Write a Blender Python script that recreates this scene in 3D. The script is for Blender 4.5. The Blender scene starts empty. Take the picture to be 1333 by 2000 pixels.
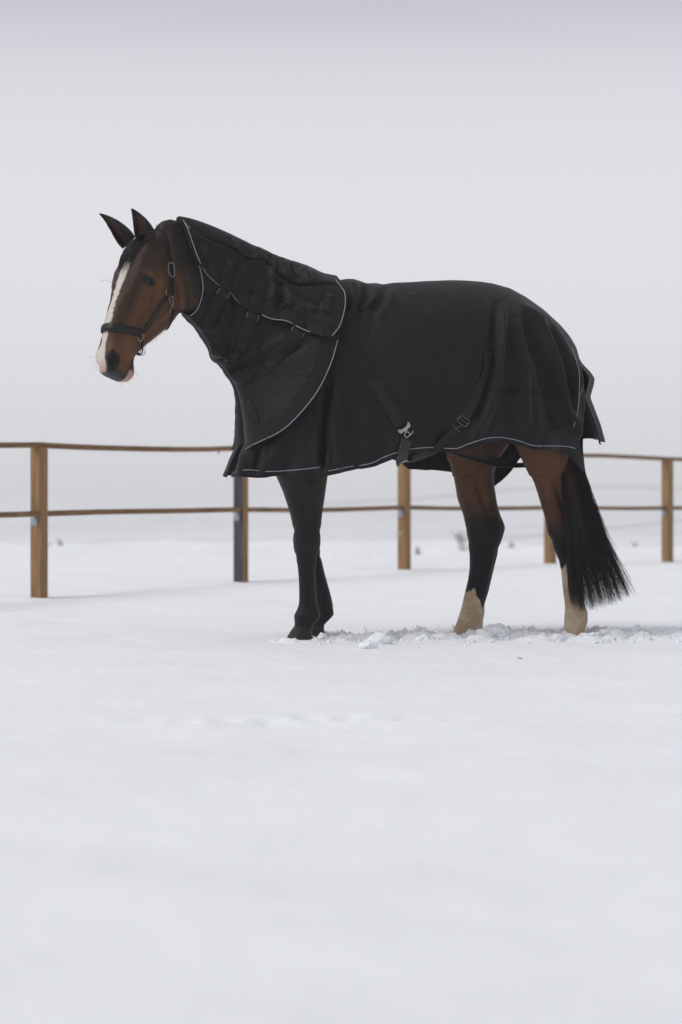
import bpy, bmesh, math, random
import numpy as np
from mathutils import Vector
from mathutils.bvhtree import BVHTree

random.seed(7)
rng = np.random.default_rng(11)
scene = bpy.context.scene
COL = scene.collection
R = math.radians

# ------------------------------------------------------------------ camera
CAM_H = 0.69            # kneeling photographer, metres above the snow
FPX = 4722.0            # 85 mm lens, in pixels of the 1333 x 2000 photograph
HOR = 958.0             # horizon row of the photograph
cam_d = bpy.data.cameras.new('camera')
cam = bpy.data.objects.new('camera', cam_d)
COL.objects.link(cam)
cam.location = (0, 0, CAM_H)
cam.rotation_euler = (R(90), 0, 0)
cam_d.sensor_fit = 'AUTO'
cam_d.sensor_width = 36
cam_d.lens = 85
cam_d.shift_y = -(1000 - HOR) / 2000
cam_d.clip_start = 0.1
cam_d.clip_end = 3000
cam_d.dof.use_dof = True
cam_d.dof.focus_distance = 11.35
cam_d.dof.aperture_fstop = 2.2
scene.camera = cam

# ------------------------------------------------------------------ sky, sun, exposure
SUN_EL, SUN_AZ = R(47), R(246)
world = bpy.data.worlds.new('World')
scene.world = world
world.use_nodes = True
nt = world.node_tree
nt.nodes.clear()
w_out = nt.nodes.new('ShaderNodeOutputWorld')
bg = nt.nodes.new('ShaderNodeBackground')
sky = nt.nodes.new('ShaderNodeTexSky')
sky.sky_type = 'NISHITA'
sky.sun_disc = False
sky.sun_elevation = SUN_EL
sky.sun_rotation = SUN_AZ
sky.dust_density = 6
hs = nt.nodes.new('ShaderNodeHueSaturation')
hs.inputs['Saturation'].default_value = 0.15
tc = nt.nodes.new('ShaderNodeTexCoord')
sep = nt.nodes.new('ShaderNodeSeparateXYZ')
ramp = nt.nodes.new('ShaderNodeValToRGB')
ramp.color_ramp.interpolation = 'B_SPLINE'
els = ramp.color_ramp.elements
els[0].position = 0.0
els[0].color = (0.635, 0.635, 0.665, 1)
els[1].position = 0.09
els[1].color = (0.745, 0.75, 0.785, 1)
for p, c in ((0.04, (0.70, 0.70, 0.735, 1)), (0.135, (0.73, 0.73, 0.77, 1)), (0.165, (0.695, 0.69, 0.74, 1)), (0.185, (0.63, 0.625, 0.685, 1)), (0.205, (0.52, 0.515, 0.585, 1)), (0.30, (0.48, 0.485, 0.52, 1))):
    e = els.new(p)
    e.color = c
mixc = nt.nodes.new('ShaderNodeMix')
mixc.data_type = 'RGBA'
mixc.inputs['Factor'].default_value = 0.97
scl = nt.nodes.new('ShaderNodeVectorMath')
scl.operation = 'SCALE'
scl.inputs['Scale'].default_value = 0.10
L_ = nt.links.new
L_(tc.outputs['Generated'], sep.inputs[0])
L_(sep.outputs['Z'], ramp.inputs[0])
L_(sky.outputs[0], hs.inputs['Color'])
L_(hs.outputs[0], scl.inputs[0])
L_(scl.outputs[0], mixc.inputs[6])
L_(ramp.outputs[0], mixc.inputs[7])
L_(mixc.outputs[2], bg.inputs['Color'])
bg.inputs['Strength'].default_value = 1.0
L_(bg.outputs[0], w_out.inputs['Surface'])

sun_d = bpy.data.lights.new('sun', 'SUN')
sun_d.energy = 1.5
sun_d.angle = R(32)
sun_d.color = (1.0, 0.99, 0.97)
sun = bpy.data.objects.new('sun', sun_d)
COL.objects.link(sun)
# sun azimuth clockwise from +Y: veiled, to the left, so that it rakes along the horse's side
sdir = Vector((math.sin(SUN_AZ) * math.cos(SUN_EL), math.cos(SUN_AZ) * math.cos(SUN_EL), math.sin(SUN_EL)))
sun.rotation_euler = sdir.to_track_quat('Z', 'Y').to_euler()
sun.location = sdir * 60

vs = scene.view_settings
vs.view_transform = 'Standard'
vs.look = 'None'
vs.exposure = 0.05
vs.gamma = 1.0
vs.use_curve_mapping = False
scene.cycles.use_denoising = True
scene.cycles.max_bounces = 8
scene.cycles.volume_bounces = 2

# ------------------------------------------------------------------ helpers
def ray(u, v):
    return np.stack([(np.asarray(u, float) - 666.5) / FPX, np.ones_like(np.asarray(u, float)), -(np.asarray(v, float) - HOR) / FPX], -1)

EYE = np.array([0, 0, CAM_H])
def at_depth(u, v, y):
    return EYE + ray(u, v) * np.asarray(y, float)[..., None]

def to_px(P):
    P = np.asarray(P, float)
    d = P - EYE
    return 666.5 + FPX * d[..., 0] / d[..., 1], HOR - FPX * d[..., 2] / d[..., 1]

# the horse stands 20 degrees off square to the camera, its head end nearer
PSI = R(20)
ORG = np.array([0.328, 11.6, 0.0])
FWD = np.array([-math.cos(PSI), -math.sin(PSI), 0.0])
LAT = np.array([math.sin(PSI), -math.cos(PSI), 0.0])       # towards its left side, which we see
UP = np.array([0, 0, 1.0])

def on_plane(u, v, w):
    """point of the upright plane `w` metres to the left of the horse's middle plane"""
    r = ray(u, v)
    t = (np.asarray(w, float) - (EYE - ORG) @ LAT) / (r @ LAT)
    return EYE + r * t[..., None]

def loc(P):
    d = np.asarray(P, float) - ORG
    return d @ FWD, d @ LAT, d[..., 2]

def glo(s, w, z):
    s, w, z = np.broadcast_arrays(np.asarray(s, float), np.asarray(w, float), np.asarray(z, float))
    return ORG + s[..., None] * FWD + w[..., None] * LAT + z[..., None] * UP

def pl(pts, x):
    """piecewise smooth interpolation of rows (x, a, b, ...)"""
    a = np.array(pts, float)
    x = np.asarray(x, float)
    out = [np.interp(x, a[:, 0], a[:, k]) for k in range(1, a.shape[1])]
    return out[0] if len(out) == 1 else out

def cr(pts, n):
    """dense Catmull-Rom through rows, even in arc length"""
    p = np.array(pts, float)
    if len(p) == 2:
        t = np.linspace(0, 1, n)[:, None]
        return p[0] * (1 - t) + p[1] * t
    q = np.vstack([2 * p[0] - p[1], p, 2 * p[-1] - p[-2]])
    o = []
    for i in range(1, len(q) - 2):
        t = np.linspace(0, 1, 24, endpoint=False)[:, None]
        a, b, c, d = q[i - 1], q[i], q[i + 1], q[i + 2]
        o.append(0.5 * (2 * b + (c - a) * t + (2 * a - 5 * b + 4 * c - d) * t ** 2 + (3 * b - a - 3 * c + d) * t ** 3))
    o = np.vstack(o + [p[-1:]])
    L = np.r_[0, np.cumsum(np.linalg.norm(np.diff(o, axis=0), axis=1))]
    x = np.linspace(0, L[-1], n)
    return np.stack([np.interp(x, L, o[:, k]) for k in range(o.shape[1])], 1)

def hash2(ix, iy, seed):
    h = (ix.astype(np.int64) * 374761393 + iy.astype(np.int64) * 668265263 + seed * 1442695041) & 0x7fffffff
    h = ((h ^ (h >> 13)) * 1274126177) & 0x7fffffff
    return ((h ^ (h >> 16)) & 0xffff) / 65535.0

def vnoise(x, y, seed=0):
    x, y = np.broadcast_arrays(np.asarray(x, float), np.asarray(y, float))
    ix, iy = np.floor(x), np.floor(y)
    fx, fy = x - ix, y - iy
    fx = fx * fx * fx * (fx * (fx * 6 - 15) + 10)
    fy = fy * fy * fy * (fy * (fy * 6 - 15) + 10)
    a, b = hash2(ix, iy, seed), hash2(ix + 1, iy, seed)
    c, d = hash2(ix, iy + 1, seed), hash2(ix + 1, iy + 1, seed)
    return (a * (1 - fx) + b * fx) * (1 - fy) + (c * (1 - fx) + d * fx) * fy - 0.5

def fbm(x, y, seed=0, oct=4, gain=0.5):
    o, a = 0, 1.0
    for k in range(oct):
        o = o + a * vnoise(x * 2 ** k + 17.3 * k, y * 2 ** k - 9.1 * k, seed + k)
        a *= gain
    return o

def sstep(a, b, x):
    t = np.clip((np.asarray(x, float) - a) / (b - a), 0, 1)
    return t * t * (3 - 2 * t)

# ------------------------------------------------------------------ materials
MATS = {}
def mat(name, col, rough=0.6, spec=0.3, metal=0.0, noise=None, bump=None, sheen=0.0, attr=None, sss=0.0, coat=0.0):
    if name in MATS:
        return MATS[name]
    m = bpy.data.materials.new(name)
    m.use_nodes = True
    t = m.node_tree
    b = t.nodes['Principled BSDF']
    b.inputs['Base Color'].default_value = (*col, 1)
    b.inputs['Roughness'].default_value = rough
    b.inputs['Specular IOR Level'].default_value = spec
    b.inputs['Metallic'].default_value = metal
    if sheen:
        b.inputs['Sheen Weight'].default_value = sheen
        b.inputs['Sheen Roughness'].default_value = 0.5
    if sss:
        b.inputs['Subsurface Weight'].default_value = sss
        b.inputs['Subsurface Radius'].default_value = (0.02, 0.02, 0.025)
    if coat:
        b.inputs['Coat Weight'].default_value = coat
        b.inputs['Coat Roughness'].default_value = 0.03
    tcn = t.nodes.new('ShaderNodeTexCoord')
    src = None
    if attr:
        a = t.nodes.new('ShaderNodeAttribute')
        a.attribute_name = attr
        src = a.outputs['Color']
    if noise:                       # (scale vector, detail, low, high)
        sc, det, lo, hi = noise
        mp = t.nodes.new('ShaderNodeMapping')
        mp.inputs['Scale'].default_value = sc
        n = t.nodes.new('ShaderNodeTexNoise')
        n.inputs['Scale'].default_value = 1
        n.inputs['Detail'].default_value = det
        rp = t.nodes.new('ShaderNodeMapRange')
        rp.inputs['From Min'].default_value = 0.3
        rp.inputs['From Max'].default_value = 0.7
        rp.inputs['To Min'].default_value = lo
        rp.inputs['To Max'].default_value = hi
        vm = t.nodes.new('ShaderNodeVectorMath')
        vm.operation = 'SCALE'
        t.links.new(tcn.outputs['Object'], mp.inputs[0])
        t.links.new(mp.outputs[0], n.inputs['Vector'])
        t.links.new(n.outputs['Fac'], rp.inputs['Value'])
        if src is None:
            rgb = t.nodes.new('ShaderNodeRGB')
            rgb.outputs[0].default_value = (*col, 1)
            src = rgb.outputs[0]
        t.links.new(src, vm.inputs[0])
        t.links.new(rp.outputs[0], vm.inputs['Scale'])
        src = vm.outputs[0]
    if src is not None:
        t.links.new(src, b.inputs['Base Color'])
    if bump:                        # list of (scale vector, detail, distance)
        prev = None
        for sc, det, dist in bump:
            mp = t.nodes.new('ShaderNodeMapping')
            mp.inputs['Scale'].default_value = sc
            n = t.nodes.new('ShaderNodeTexNoise')
            n.inputs['Scale'].default_value = 1
            n.inputs['Detail'].default_value = det
            bp = t.nodes.new('ShaderNodeBump')
            bp.inputs['Strength'].default_value = 1.0
            bp.inputs['Distance'].default_value = dist
            t.links.new(tcn.outputs['Object'], mp.inputs[0])
            t.links.new(mp.outputs[0], n.inputs['Vector'])
            t.links.new(n.outputs['Fac'], bp.inputs['Height'])
            if prev:
                t.links.new(prev, bp.inputs['Normal'])
            prev = bp.outputs[0]
        t.links.new(prev, b.inputs['Normal'])
    MATS[name] = m
    return m

M_SNOW = mat('snow', (0.868, 0.886, 0.91), 0.75, 0.15, bump=[((60, 60, 60), 4, 0.004), ((9, 9, 9), 3, 0.006)], noise=((1.3, 1.3, 1.3), 3, 0.975, 1.02))
M_RUG = mat('rug_canvas', (0.0070, 0.0058, 0.0075), 0.60, 0.22, bump=[((420, 420, 420), 1, 0.0006), ((30, 30, 30), 3, 0.0012)], noise=((14, 14, 14), 4, 0.9, 1.1), sheen=0.05)
M_WEB = mat('webbing', (0.0058, 0.0054, 0.0060), 0.6, 0.3, bump=[((700, 700, 700), 0, 0.0006)], sheen=0.08)
M_VELCRO = mat('hook_tape', (0.0135, 0.0122, 0.0138), 0.8, 0.15, bump=[((900, 900, 900), 0, 0.0008)], sheen=0.1)
M_LINING = mat('rug_lining', (0.010, 0.010, 0.011), 0.7, 0.2, bump=[((25, 25, 25), 2, 0.003)])
M_PIPE = mat('reflective_piping', (0.36, 0.37, 0.39), 0.4, 0.5)
M_STEEL = mat('steel', (0.38, 0.37, 0.355), 0.4, 0.5, metal=0.9)
M_DARKSTEEL = mat('dull_steel', (0.10, 0.10, 0.105), 0.4, 0.5, metal=0.85)
M_LEATHER = mat('black_leather', (0.006, 0.006, 0.0068), 0.45, 0.38, bump=[((200, 200, 200), 2, 0.0008)])
M_COAT = mat('horse_coat', (0.06, 0.03, 0.02), 0.55, 0.22, attr='coat', noise=((160, 160, 60), 3, 0.84, 1.16), bump=[((260, 260, 80), 3, 0.0022), ((34, 34, 20), 3, 0.004)], sheen=0.06)
M_HAIR = mat('black_hair', (0.005, 0.0044, 0.0042), 0.42, 0.4)
M_HAIRB = mat('brown_hair', (0.045, 0.028, 0.018), 0.45, 0.4)
M_WHISKER = mat('whisker_hair', (0.2, 0.19, 0.19), 0.5, 0.3)
M_EYE = mat('eyeball', (0.005, 0.005, 0.007), 0.14, 0.45)
M_HOOF = mat('hoof_horn', (0.02, 0.018, 0.017), 0.5, 0.4)
M_WOOD = mat('treated_wood', (0.265, 0.158, 0.076), 0.8, 0.2, noise=((60, 60, 4), 5, 0.65, 1.35), bump=[((140, 140, 8), 4, 0.003)])
M_RAIL = mat('rail_wood', (0.20, 0.118, 0.060), 0.8, 0.2, noise=((5, 5, 60), 5, 0.6, 1.4), bump=[((8, 8, 140), 4, 0.003)])
M_GREYWOOD = mat('weathered_grey_wood', (0.062, 0.061, 0.062), 0.8, 0.25, noise=((40, 40, 3), 5, 0.55, 1.5), bump=[((140, 140, 8), 4, 0.003)])
M_KNOT = mat('wood_knot', (0.03, 0.02, 0.014), 0.8, 0.2)
M_ZINC = mat('zinc_plate', (0.32, 0.34, 0.37), 0.5, 0.4, metal=0.3)
M_GRASS = mat('dry_grass', (0.36, 0.33, 0.28), 0.8, 0.2)  # dry grass, paled in colour so the tufts look faded by fog
M_TWIG = mat('bare_twig', (0.42, 0.40, 0.39), 0.8, 0.2)  # twig colour lightened to stand in for fog in front of it
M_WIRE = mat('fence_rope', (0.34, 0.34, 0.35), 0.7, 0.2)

def fog_band_tint(m):
    # snow colour greyed beyond the bank, painting in the darker fog band
    t = m.node_tree
    b = t.nodes['Principled BSDF']
    src = b.inputs['Base Color'].links[0].from_socket
    tcn = t.nodes.new('ShaderNodeTexCoord'); sx = t.nodes.new('ShaderNodeSeparateXYZ')
    mr = t.nodes.new('ShaderNodeMapRange'); mr.interpolation_type = 'SMOOTHSTEP'
    mr.inputs['From Min'].default_value = 30; mr.inputs['From Max'].default_value = 75
    nz = t.nodes.new('ShaderNodeTexNoise'); nz.inputs['Scale'].default_value = .12; nz.inputs['Detail'].default_value = 5
    mu = t.nodes.new('ShaderNodeMath'); mu.operation = 'MULTIPLY'
    nr = t.nodes.new('ShaderNodeMapRange'); nr.inputs['From Min'].default_value = .35; nr.inputs['From Max'].default_value = .65
    nr.inputs['To Min'].default_value = .16; nr.inputs['To Max'].default_value = .36
    mx = t.nodes.new('ShaderNodeMix'); mx.data_type = 'RGBA'
    mx.inputs[7].default_value = (.40, .385, .375, 1)
    t.links.new(tcn.outputs['Object'], sx.inputs[0]); t.links.new(sx.outputs['Y'], mr.inputs['Value'])
    t.links.new(tcn.outputs['Object'], nz.inputs['Vector']); t.links.new(nz.outputs['Fac'], nr.inputs['Value'])
    t.links.new(mr.outputs[0], mu.inputs[0]); t.links.new(nr.outputs[0], mu.inputs[1])
    t.links.new(mu.outputs[0], mx.inputs['Factor']); t.links.new(src, mx.inputs[6])
    t.links.new(mx.outputs[2], b.inputs['Base Color'])
fog_band_tint(M_SNOW)

# ------------------------------------------------------------------ object helpers
def link(name, me, m, parent=None, smooth=True):
    if smooth and len(me.polygons):
        me.polygons.foreach_set('use_smooth', np.ones(len(me.polygons), bool))
    if m is not None and len(me.materials) == 0:
        me.materials.append(m)
    o = bpy.data.objects.new(name, me)
    COL.objects.link(o)
    if parent is not None:
        o.parent = parent
        o.matrix_parent_inverse = parent_inv(parent)
    return o

def parent_inv(p):
    m = p.matrix_basis.copy()
    q = p.parent
    return m.inverted() if q is None else (q.matrix_basis @ (q.matrix_basis.inverted() @ m)).inverted()

def mesh(name, V, F):
    me = bpy.data.meshes.new(name)
    me.from_pydata([tuple(v) for v in np.asarray(V, float)], [], [tuple(int(i) for i in f) for f in F])
    me.update()
    return me

def quad_mesh(name, V, Q):
    """fast path for all-quad meshes"""
    me = bpy.data.meshes.new(name)
    V = np.asarray(V, np.float32)
    Q = np.asarray(Q, np.int32)
    me.vertices.add(len(V))
    me.vertices.foreach_set('co', V.ravel())
    me.loops.add(Q.size)
    me.loops.foreach_set('vertex_index', Q.ravel())
    me.polygons.add(len(Q))
    me.polygons.foreach_set('loop_start', np.arange(0, Q.size, Q.shape[1], dtype=np.int32))
    me.update(calc_edges=True)
    me.validate()
    return me

def grid_faces(ni, nj, off=0, wrap=False):
    i, j = np.meshgrid(np.arange(ni - 1), np.arange(nj if wrap else nj - 1), indexing='ij')
    j2 = (j + 1) % nj
    return (np.stack([i * nj + j, (i + 1) * nj + j, (i + 1) * nj + j2, i * nj + j2], -1).reshape(-1, 4)) + off

def empty(name, at=(0, 0, 0), label=None, cat=None, group=None, kind=None):
    o = bpy.data.objects.new(name, None)
    COL.objects.link(o)
    o.location = at
    o.empty_display_size = 0.1
    tag(o, label, cat, group, kind)
    return o

def tag(o, label=None, cat=None, group=None, kind=None):
    if label: o['label'] = label
    if cat: o['category'] = cat
    if group: o['group'] = group
    if kind: o['kind'] = kind
    return o

def rings_geo(rings, cap=True):
    """closed loft through a list of (n,3) rings"""
    n = len(rings[0])
    V = np.vstack(rings)
    F = [tuple(f) for f in grid_faces(len(rings), n, 0, True)]
    if cap:
        c0, c1 = len(V), len(V) + 1
        V = np.vstack([V, rings[0].mean(0), rings[-1].mean(0)])
        for k in range(n):
            F.append((c0, k, (k + 1) % n))
            b = (len(rings) - 1) * n
            F.append((c1, b + (k + 1) % n, b + k))
    return V, F

def tube_geo(P, r, seg=8, cap=True):
    P = np.asarray(P, float)
    n = len(P)
    r = np.broadcast_to(np.asarray(r, float), (n,))
    T = np.gradient(P, axis=0)
    T /= np.linalg.norm(T, axis=1)[:, None] + 1e-12
    ref = np.array([0.31, 0.82, 0.48])
    rings = []
    A = np.cross(T[0], ref)
    for k in range(n):
        A = A - T[k] * (A @ T[k])
        A /= np.linalg.norm(A) + 1e-12
        B = np.cross(T[k], A)
        th = np.linspace(0, 2 * np.pi, seg, endpoint=False)
        rings.append(P[k] + r[k] * (np.cos(th)[:, None] * A + np.sin(th)[:, None] * B))
    return rings_geo(rings, cap)

def merge(parts):
    V, F, o = [], [], 0
    for v, f in parts:
        V.append(v)
        F += [tuple(i + o for i in q) for q in f]
        o += len(v)
    return np.vstack(V), F

def tube(name, P, r, m, parent, seg=8):
    return link(name, mesh(name, *tube_geo(P, r, seg)), m, parent)

def box_geo(c, ax, ay, az):
    c, ax, ay, az = (np.asarray(a, float) for a in (c, ax, ay, az))
    V = [c + i * ax + j * ay + k * az for i in (-1, 1) for j in (-1, 1) for k in (-1, 1)]
    F = [(0, 1, 3, 2), (4, 6, 7, 5), (0, 4, 5, 1), (2, 3, 7, 6), (0, 2, 6, 4), (1, 5, 7, 3)]
    return np.array(V), F

def bevel_box(name, c, ax, ay, az, m, parent, bev=0.004, seg=2):
    me = mesh(name, *box_geo(c, ax, ay, az))
    bm = bmesh.new()
    bm.from_mesh(me)
    bmesh.ops.recalc_face_normals(bm, faces=bm.faces)
    bmesh.ops.bevel(bm, geom=bm.edges[:], offset=bev, segments=seg, affect='EDGES', profile=0.6)
    bm.to_mesh(me)
    bm.free()
    return link(name, me, m, parent)

def ribbon_geo(P, N, width, th, lift=0.0, round_ends=False):
    """flat strap: path P lying on a surface with normals N"""
    P, N = np.asarray(P, float), np.asarray(N, float)
    T = np.gradient(P, axis=0)
    T /= np.linalg.norm(T, axis=1)[:, None]
    N = N - T * (N * T).sum(1)[:, None]
    N /= np.linalg.norm(N, axis=1)[:, None]
    S = np.cross(N, T)
    width = np.broadcast_to(np.asarray(width, float), (len(P),))[:, None] / 2
    prof = [(-1, 0), (-1, .8), (-.9, 1.0), (-.45, 1.05), (.45, 1.05), (.9, 1.0), (1, .8), (1, 0)]
    rings = [np.stack([P[k] + S[k] * width[k] * a + N[k] * (lift + th * b) for a, b in prof]) for k in range(len(P))]
    return rings_geo(rings)

def smooth_rows(A, it=2):
    A = np.array(A, float)
    for _ in range(it):
        A[1:-1] = 0.25 * A[:-2] + 0.5 * A[1:-1] + 0.25 * A[2:]
    return A

def bvh_of(me_list):
    V, F, o = [], [], 0
    for me in me_list:
        n = len(me.vertices)
        co = np.empty(n * 3, np.float32)
        me.vertices.foreach_get('co', co)
        V += [tuple(c) for c in co.reshape(-1, 3)]
        F += [tuple(i + o for i in p.vertices) for p in me.polygons]
        o += n
    return BVHTree.FromPolygons(V, F)

def cast(bvh, px):
    """first surface met by the sight line of each pixel: points and normals"""
    P, N, ok = [], [], []
    for u, v in px:
        d = Vector(ray(u, v)).normalized()
        h, n, i, dist = bvh.ray_cast(Vector(EYE), d)
        if h is None:
            P.append(None); N.append(None)
            continue
        if n.dot(d) > 0:
            n = -n
        P.append(np.array(h)); N.append(np.array(n))
    good = [k for k, p in enumerate(P) if p is not None]
    return np.array([P[k] for k in good]), np.array([N[k] for k in good])

def strands(name, S, r, m, parent, kind=None):
    """S (n,k,3) hair paths -> one mesh of thin three-sided tapering tubes"""
    n, k, _ = S.shape
    r = np.broadcast_to(np.asarray(r, float), (n, k))
    T = np.gradient(S, axis=1)
    T /= np.linalg.norm(T, axis=2)[..., None] + 1e-12
    A = np.cross(T, np.array([0.37, 0.85, 0.2]))
    A /= np.linalg.norm(A, axis=2)[..., None] + 1e-12
    B = np.cross(T, A)
    V = np.stack([S + r[..., None] * (math.cos(t) * A + math.sin(t) * B) for t in (0.3, 2.39, 4.49)], 2)
    base = grid_faces(k, 3, 0, True)
    Q = (base[None] + (np.arange(n) * k * 3)[:, None, None]).reshape(-1, 4)
    o = link(name, quad_mesh(name, V.reshape(-1, 3), Q), m, parent)
    o['kind'] = 'stuff'
    return o

# ------------------------------------------------------------------ ground
HOOVES = [(-.20, 11.24), (-.15, 11.56),  (.625, 11.90), (1.14, 11.77)]
def ground_z(x, y, fine=True):
    x, y = np.asarray(x, float), np.asarray(y, float)
    z = 0.045 * fbm(x / 3.2, y / 4.5, 3, 3) + 0.020 * fbm(x / 0.9, y / 0.7, 5, 4)
    calm = 1 - 0.6 * sstep(3.0, 1.0, np.hypot((x - 0.4) / 1.2, y - 11.6))
    z = z * calm - 0.004
    # wind drifts beyond and along the fence
    z = z + 0.05 * sstep(17, 22, y) * fbm(x / 5.0, y / 2.2, 9, 3)
    # field edge bank, then lower ground in the fog
    bank = 28.6 + 2.5 * vnoise(x / 5, 0.3, 21) + 1.2 * fbm(x / .8, 0.7, 23, 3)
    z = z + (0.05 + .05 * fbm(x / .7, y / .9, 25, 3)) * sstep(bank - 4, bank - 1, y) - 0.62 * sstep(bank, bank + 7, y)
    z = z - 0.5 * sstep(70, 160, y) + 0.4 * sstep(40, 120, y) * fbm(x / 30, y / 30, 31, 3)
    if fine:
        # crusty trampled strip under the horse
        cy = 11.62 + 0.10 * (x - 0.4) * 0.6
        m = sstep(0.62, 0.15, np.abs(y - cy + 0.08 * vnoise(x * 2, y, 41) * 2)) * sstep(-0.30, 0.15, x) * (1 - .55 * sstep(1.2, 1.8, x))
        n1 = fbm(x / 0.13, y / 0.13, 51, 4, 0.55)
        n2 = np.abs(fbm(x / 0.06, y / 0.06, 61, 3))
        z = z + m * (0.060 * n1 + 0.028 * n2 - 0.012)
        # old half-filled hoof track crossing the foreground
        for (tx, ty, rx) in ((-0.62, 7.55, .07), (-0.48, 7.50, .06), (-0.36, 7.56, .05), (-0.25, 7.48, .08), (-0.10, 7.62, .05), (0.03, 7.60, .05), (0.22, 7.56, .06), (0.34, 7.52, .09), (1.05, 7.36, .07), (1.16, 7.30, .06), (1.27, 7.33, .08)):
            d = np.hypot((x - tx) / rx, (y - ty) / (rx * 1.6))
            z = z - 0.012 * np.exp(-d ** 2 * 1.5) + 0.003 * np.exp(-((d - 1.4) / 0.4) ** 2) * (0.4 + fbm(x / .04, y / .04, 71, 2))
        hoof = 0
        for hx, hy in HOOVES:
            d = np.hypot(x - hx, (y - hy) * .9)
            hoof = hoof + np.exp(-((d - .085) / .045) ** 2)
        z = z + hoof * np.clip(.004 + .042 * fbm(x / .045, y / .045, 77, 3), -.006, .03)
        m2 = np.exp(-((y - 7.5) / 0.08) ** 2) * sstep(-0.9, -0.6, x) * sstep(0.55, 0.2, x)
        m3 = np.exp(-((y - 7.33) / 0.09) ** 2) * sstep(0.8, 1.0, x)
        z = z + (m2 + m3) * (0.018 * fbm(x / 0.07, y / 0.09, 81, 3) - .012 * np.abs(vnoise(x / .11, y / .2, 83)))
        z = z + 0.010 * fbm(x / 0.30, y / 0.22, 91, 4)
    return z

def axis(pts):
    o = []
    for a, b, n in pts:
        o.append(np.linspace(a, b, n, endpoint=False))
    return np.r_[np.concatenate(o), pts[-1][1]]

gx = np.r_[-np.geomspace(420, 8, 26), axis([(-6.5, -2.2, 60), (-2.2, -0.4, 110), (-0.4, 2.4, 240), (2.4, 7, 60)]), np.geomspace(8.5, 420, 26)]
gy = np.r_[axis([(-30, 2, 18), (2, 7, 110), (7, 8, 70), (8, 10.6, 70), (10.6, 12.7, 210), (12.7, 34, 200)]), np.geomspace(35, 460, 50)]
GX, GY = np.meshgrid(gx, gy, indexing='ij')
GZ = ground_z(GX, GY)
snow = link('snow_ground', quad_mesh('snow_ground', np.stack([GX, GY, GZ], -1).reshape(-1, 3), grid_faces(len(gx), len(gy))[:, ::-1]), M_SNOW)
tag(snow, 'smooth white snow covering the paddock and the field beyond', 'snow', kind='structure')
del GX, GY, GZ

# ------------------------------------------------------------------ wooden fence
fence = empty('wooden_fence', (-2.0, 16.0, 0.0), 'low brown wooden fence of square posts and two thin rails in the snow', 'fence')
# (x, y) of each post on the snow, from where its foot meets the ground; top height above camera row
post_px = [(-330, 1200, 13.9, 868), (77, 1165, 16.0, 873), (471, 1135, 18.4, 879), (790, 1116, 20.7, 885), (1075, 1105, 22.4, 893), (1304, 1103, 23.7, 899.5), (1560, 1102, 25.2, 903)]
low_px = [1010, 1003, 995.5, 991, 991, 992.5, 992]
posts = []
for (u, vb, d, vt), vl in zip(post_px, low_px):
    p = at_depth(np.array(u), np.array(vb), np.array(d))
    top = CAM_H + (HOR - vt) / FPX * d
    low = CAM_H + (HOR - vl) / FPX * d
    posts.append((p[0], p[1], top, low))
for k, (x, y, top, low) in enumerate(posts):
    a, b = posts[max(k - 1, 0)], posts[min(k + 1, len(posts) - 1)]
    t = np.array([b[0] - a[0], b[1] - a[1], 0]); t /= np.linalg.norm(t)
    s = np.array([-t[1], t[0], 0])
    hw = 0.042
    zb = -0.25
    c = np.array([x, y, (top + zb) / 2])
    po = bevel_box('post', c, t * hw, s * hw, UP * (top - zb) / 2, M_WOOD, fence, 0.004)
    if k == 2:      # wet grey side, facing back along the rail
        po.data.materials.append(M_GREYWOOD)
        for f in po.data.polygons:
            if np.dot(np.array(f.normal), -t) > 0.8:
                f.material_index = 1
    # angle plate under the lower rail, on the side that faces back along the fence
    pc = np.array([x, y, low - 0.052]) - t * (hw + 0.0022) + s * 0.012
    bevel_box('bracket', pc, t * 0.002, s * 0.024, UP * 0.031, M_ZINC, fence, 0.001, 1)
    if k == 3:
        kc = np.array([x, y, 0.32]) - t * (hw + 0.001) + s * 0.012
        th = np.linspace(0, 2 * np.pi, 12, endpoint=False)
        ring = [kc + s * 0.018 * math.cos(q) + UP * 0.024 * math.sin(q) for q in th]
        link('knot', mesh('knot', *rings_geo([np.array(ring), np.array(ring) - t * 0.002])), mat('pale_knot', (0.33, 0.29, 0.2), 0.8), fence)

def rail(k, which, sag, rise=0.0):
    a, b = posts[k], posts[k + 1]
    za, zb = a[which], b[which]
    t = np.array([b[0] - a[0], b[1] - a[1], 0]); L = np.linalg.norm(t); t /= L
    s = np.array([-t[1], t[0], 0])
    n = 22
    rings = []
    e0 = 0.0 if which == 2 else 0.040
    for q in np.linspace(0, 1, n):
        d = e0 + q * (L - 2 * e0)
        z = za + (zb - za) * q - sag * 4 * q * (1 - q) + 0.0012 * math.sin(q * 9 + k * 2.1 + which)
        c = np.array([a[0], a[1], 0]) + t * d + s * (0.004 * math.sin(q * 5 + k))
        hz, hs_ = 0.0185, 0.024
        if which == 2: z += hz * 0.8
        rr = [(hs_, -hz * .8), (hs_, hz * .8), (hs_ * .8, hz), (-hs_ * .8, hz), (-hs_, hz * .8), (-hs_, -hz * .8), (-hs_ * .8, -hz), (hs_ * .8, -hz)]
        rings.append(np.array([c + s * p + UP * (z + r) for p, r in rr]))
    return link('top_rail' if which == 2 else 'lower_rail', mesh('rail', *rings_geo(rings)), M_RAIL, fence, smooth=False)

for k in range(len(posts) - 1):
    rail(k, 2, [0.01, 0.018, 0.012, 0.0, -0.012, 0.006][k])
    rail(k, 3, [0.006, -0.002, 0.010, 0.010, 0.004, 0.0][k])
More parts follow.
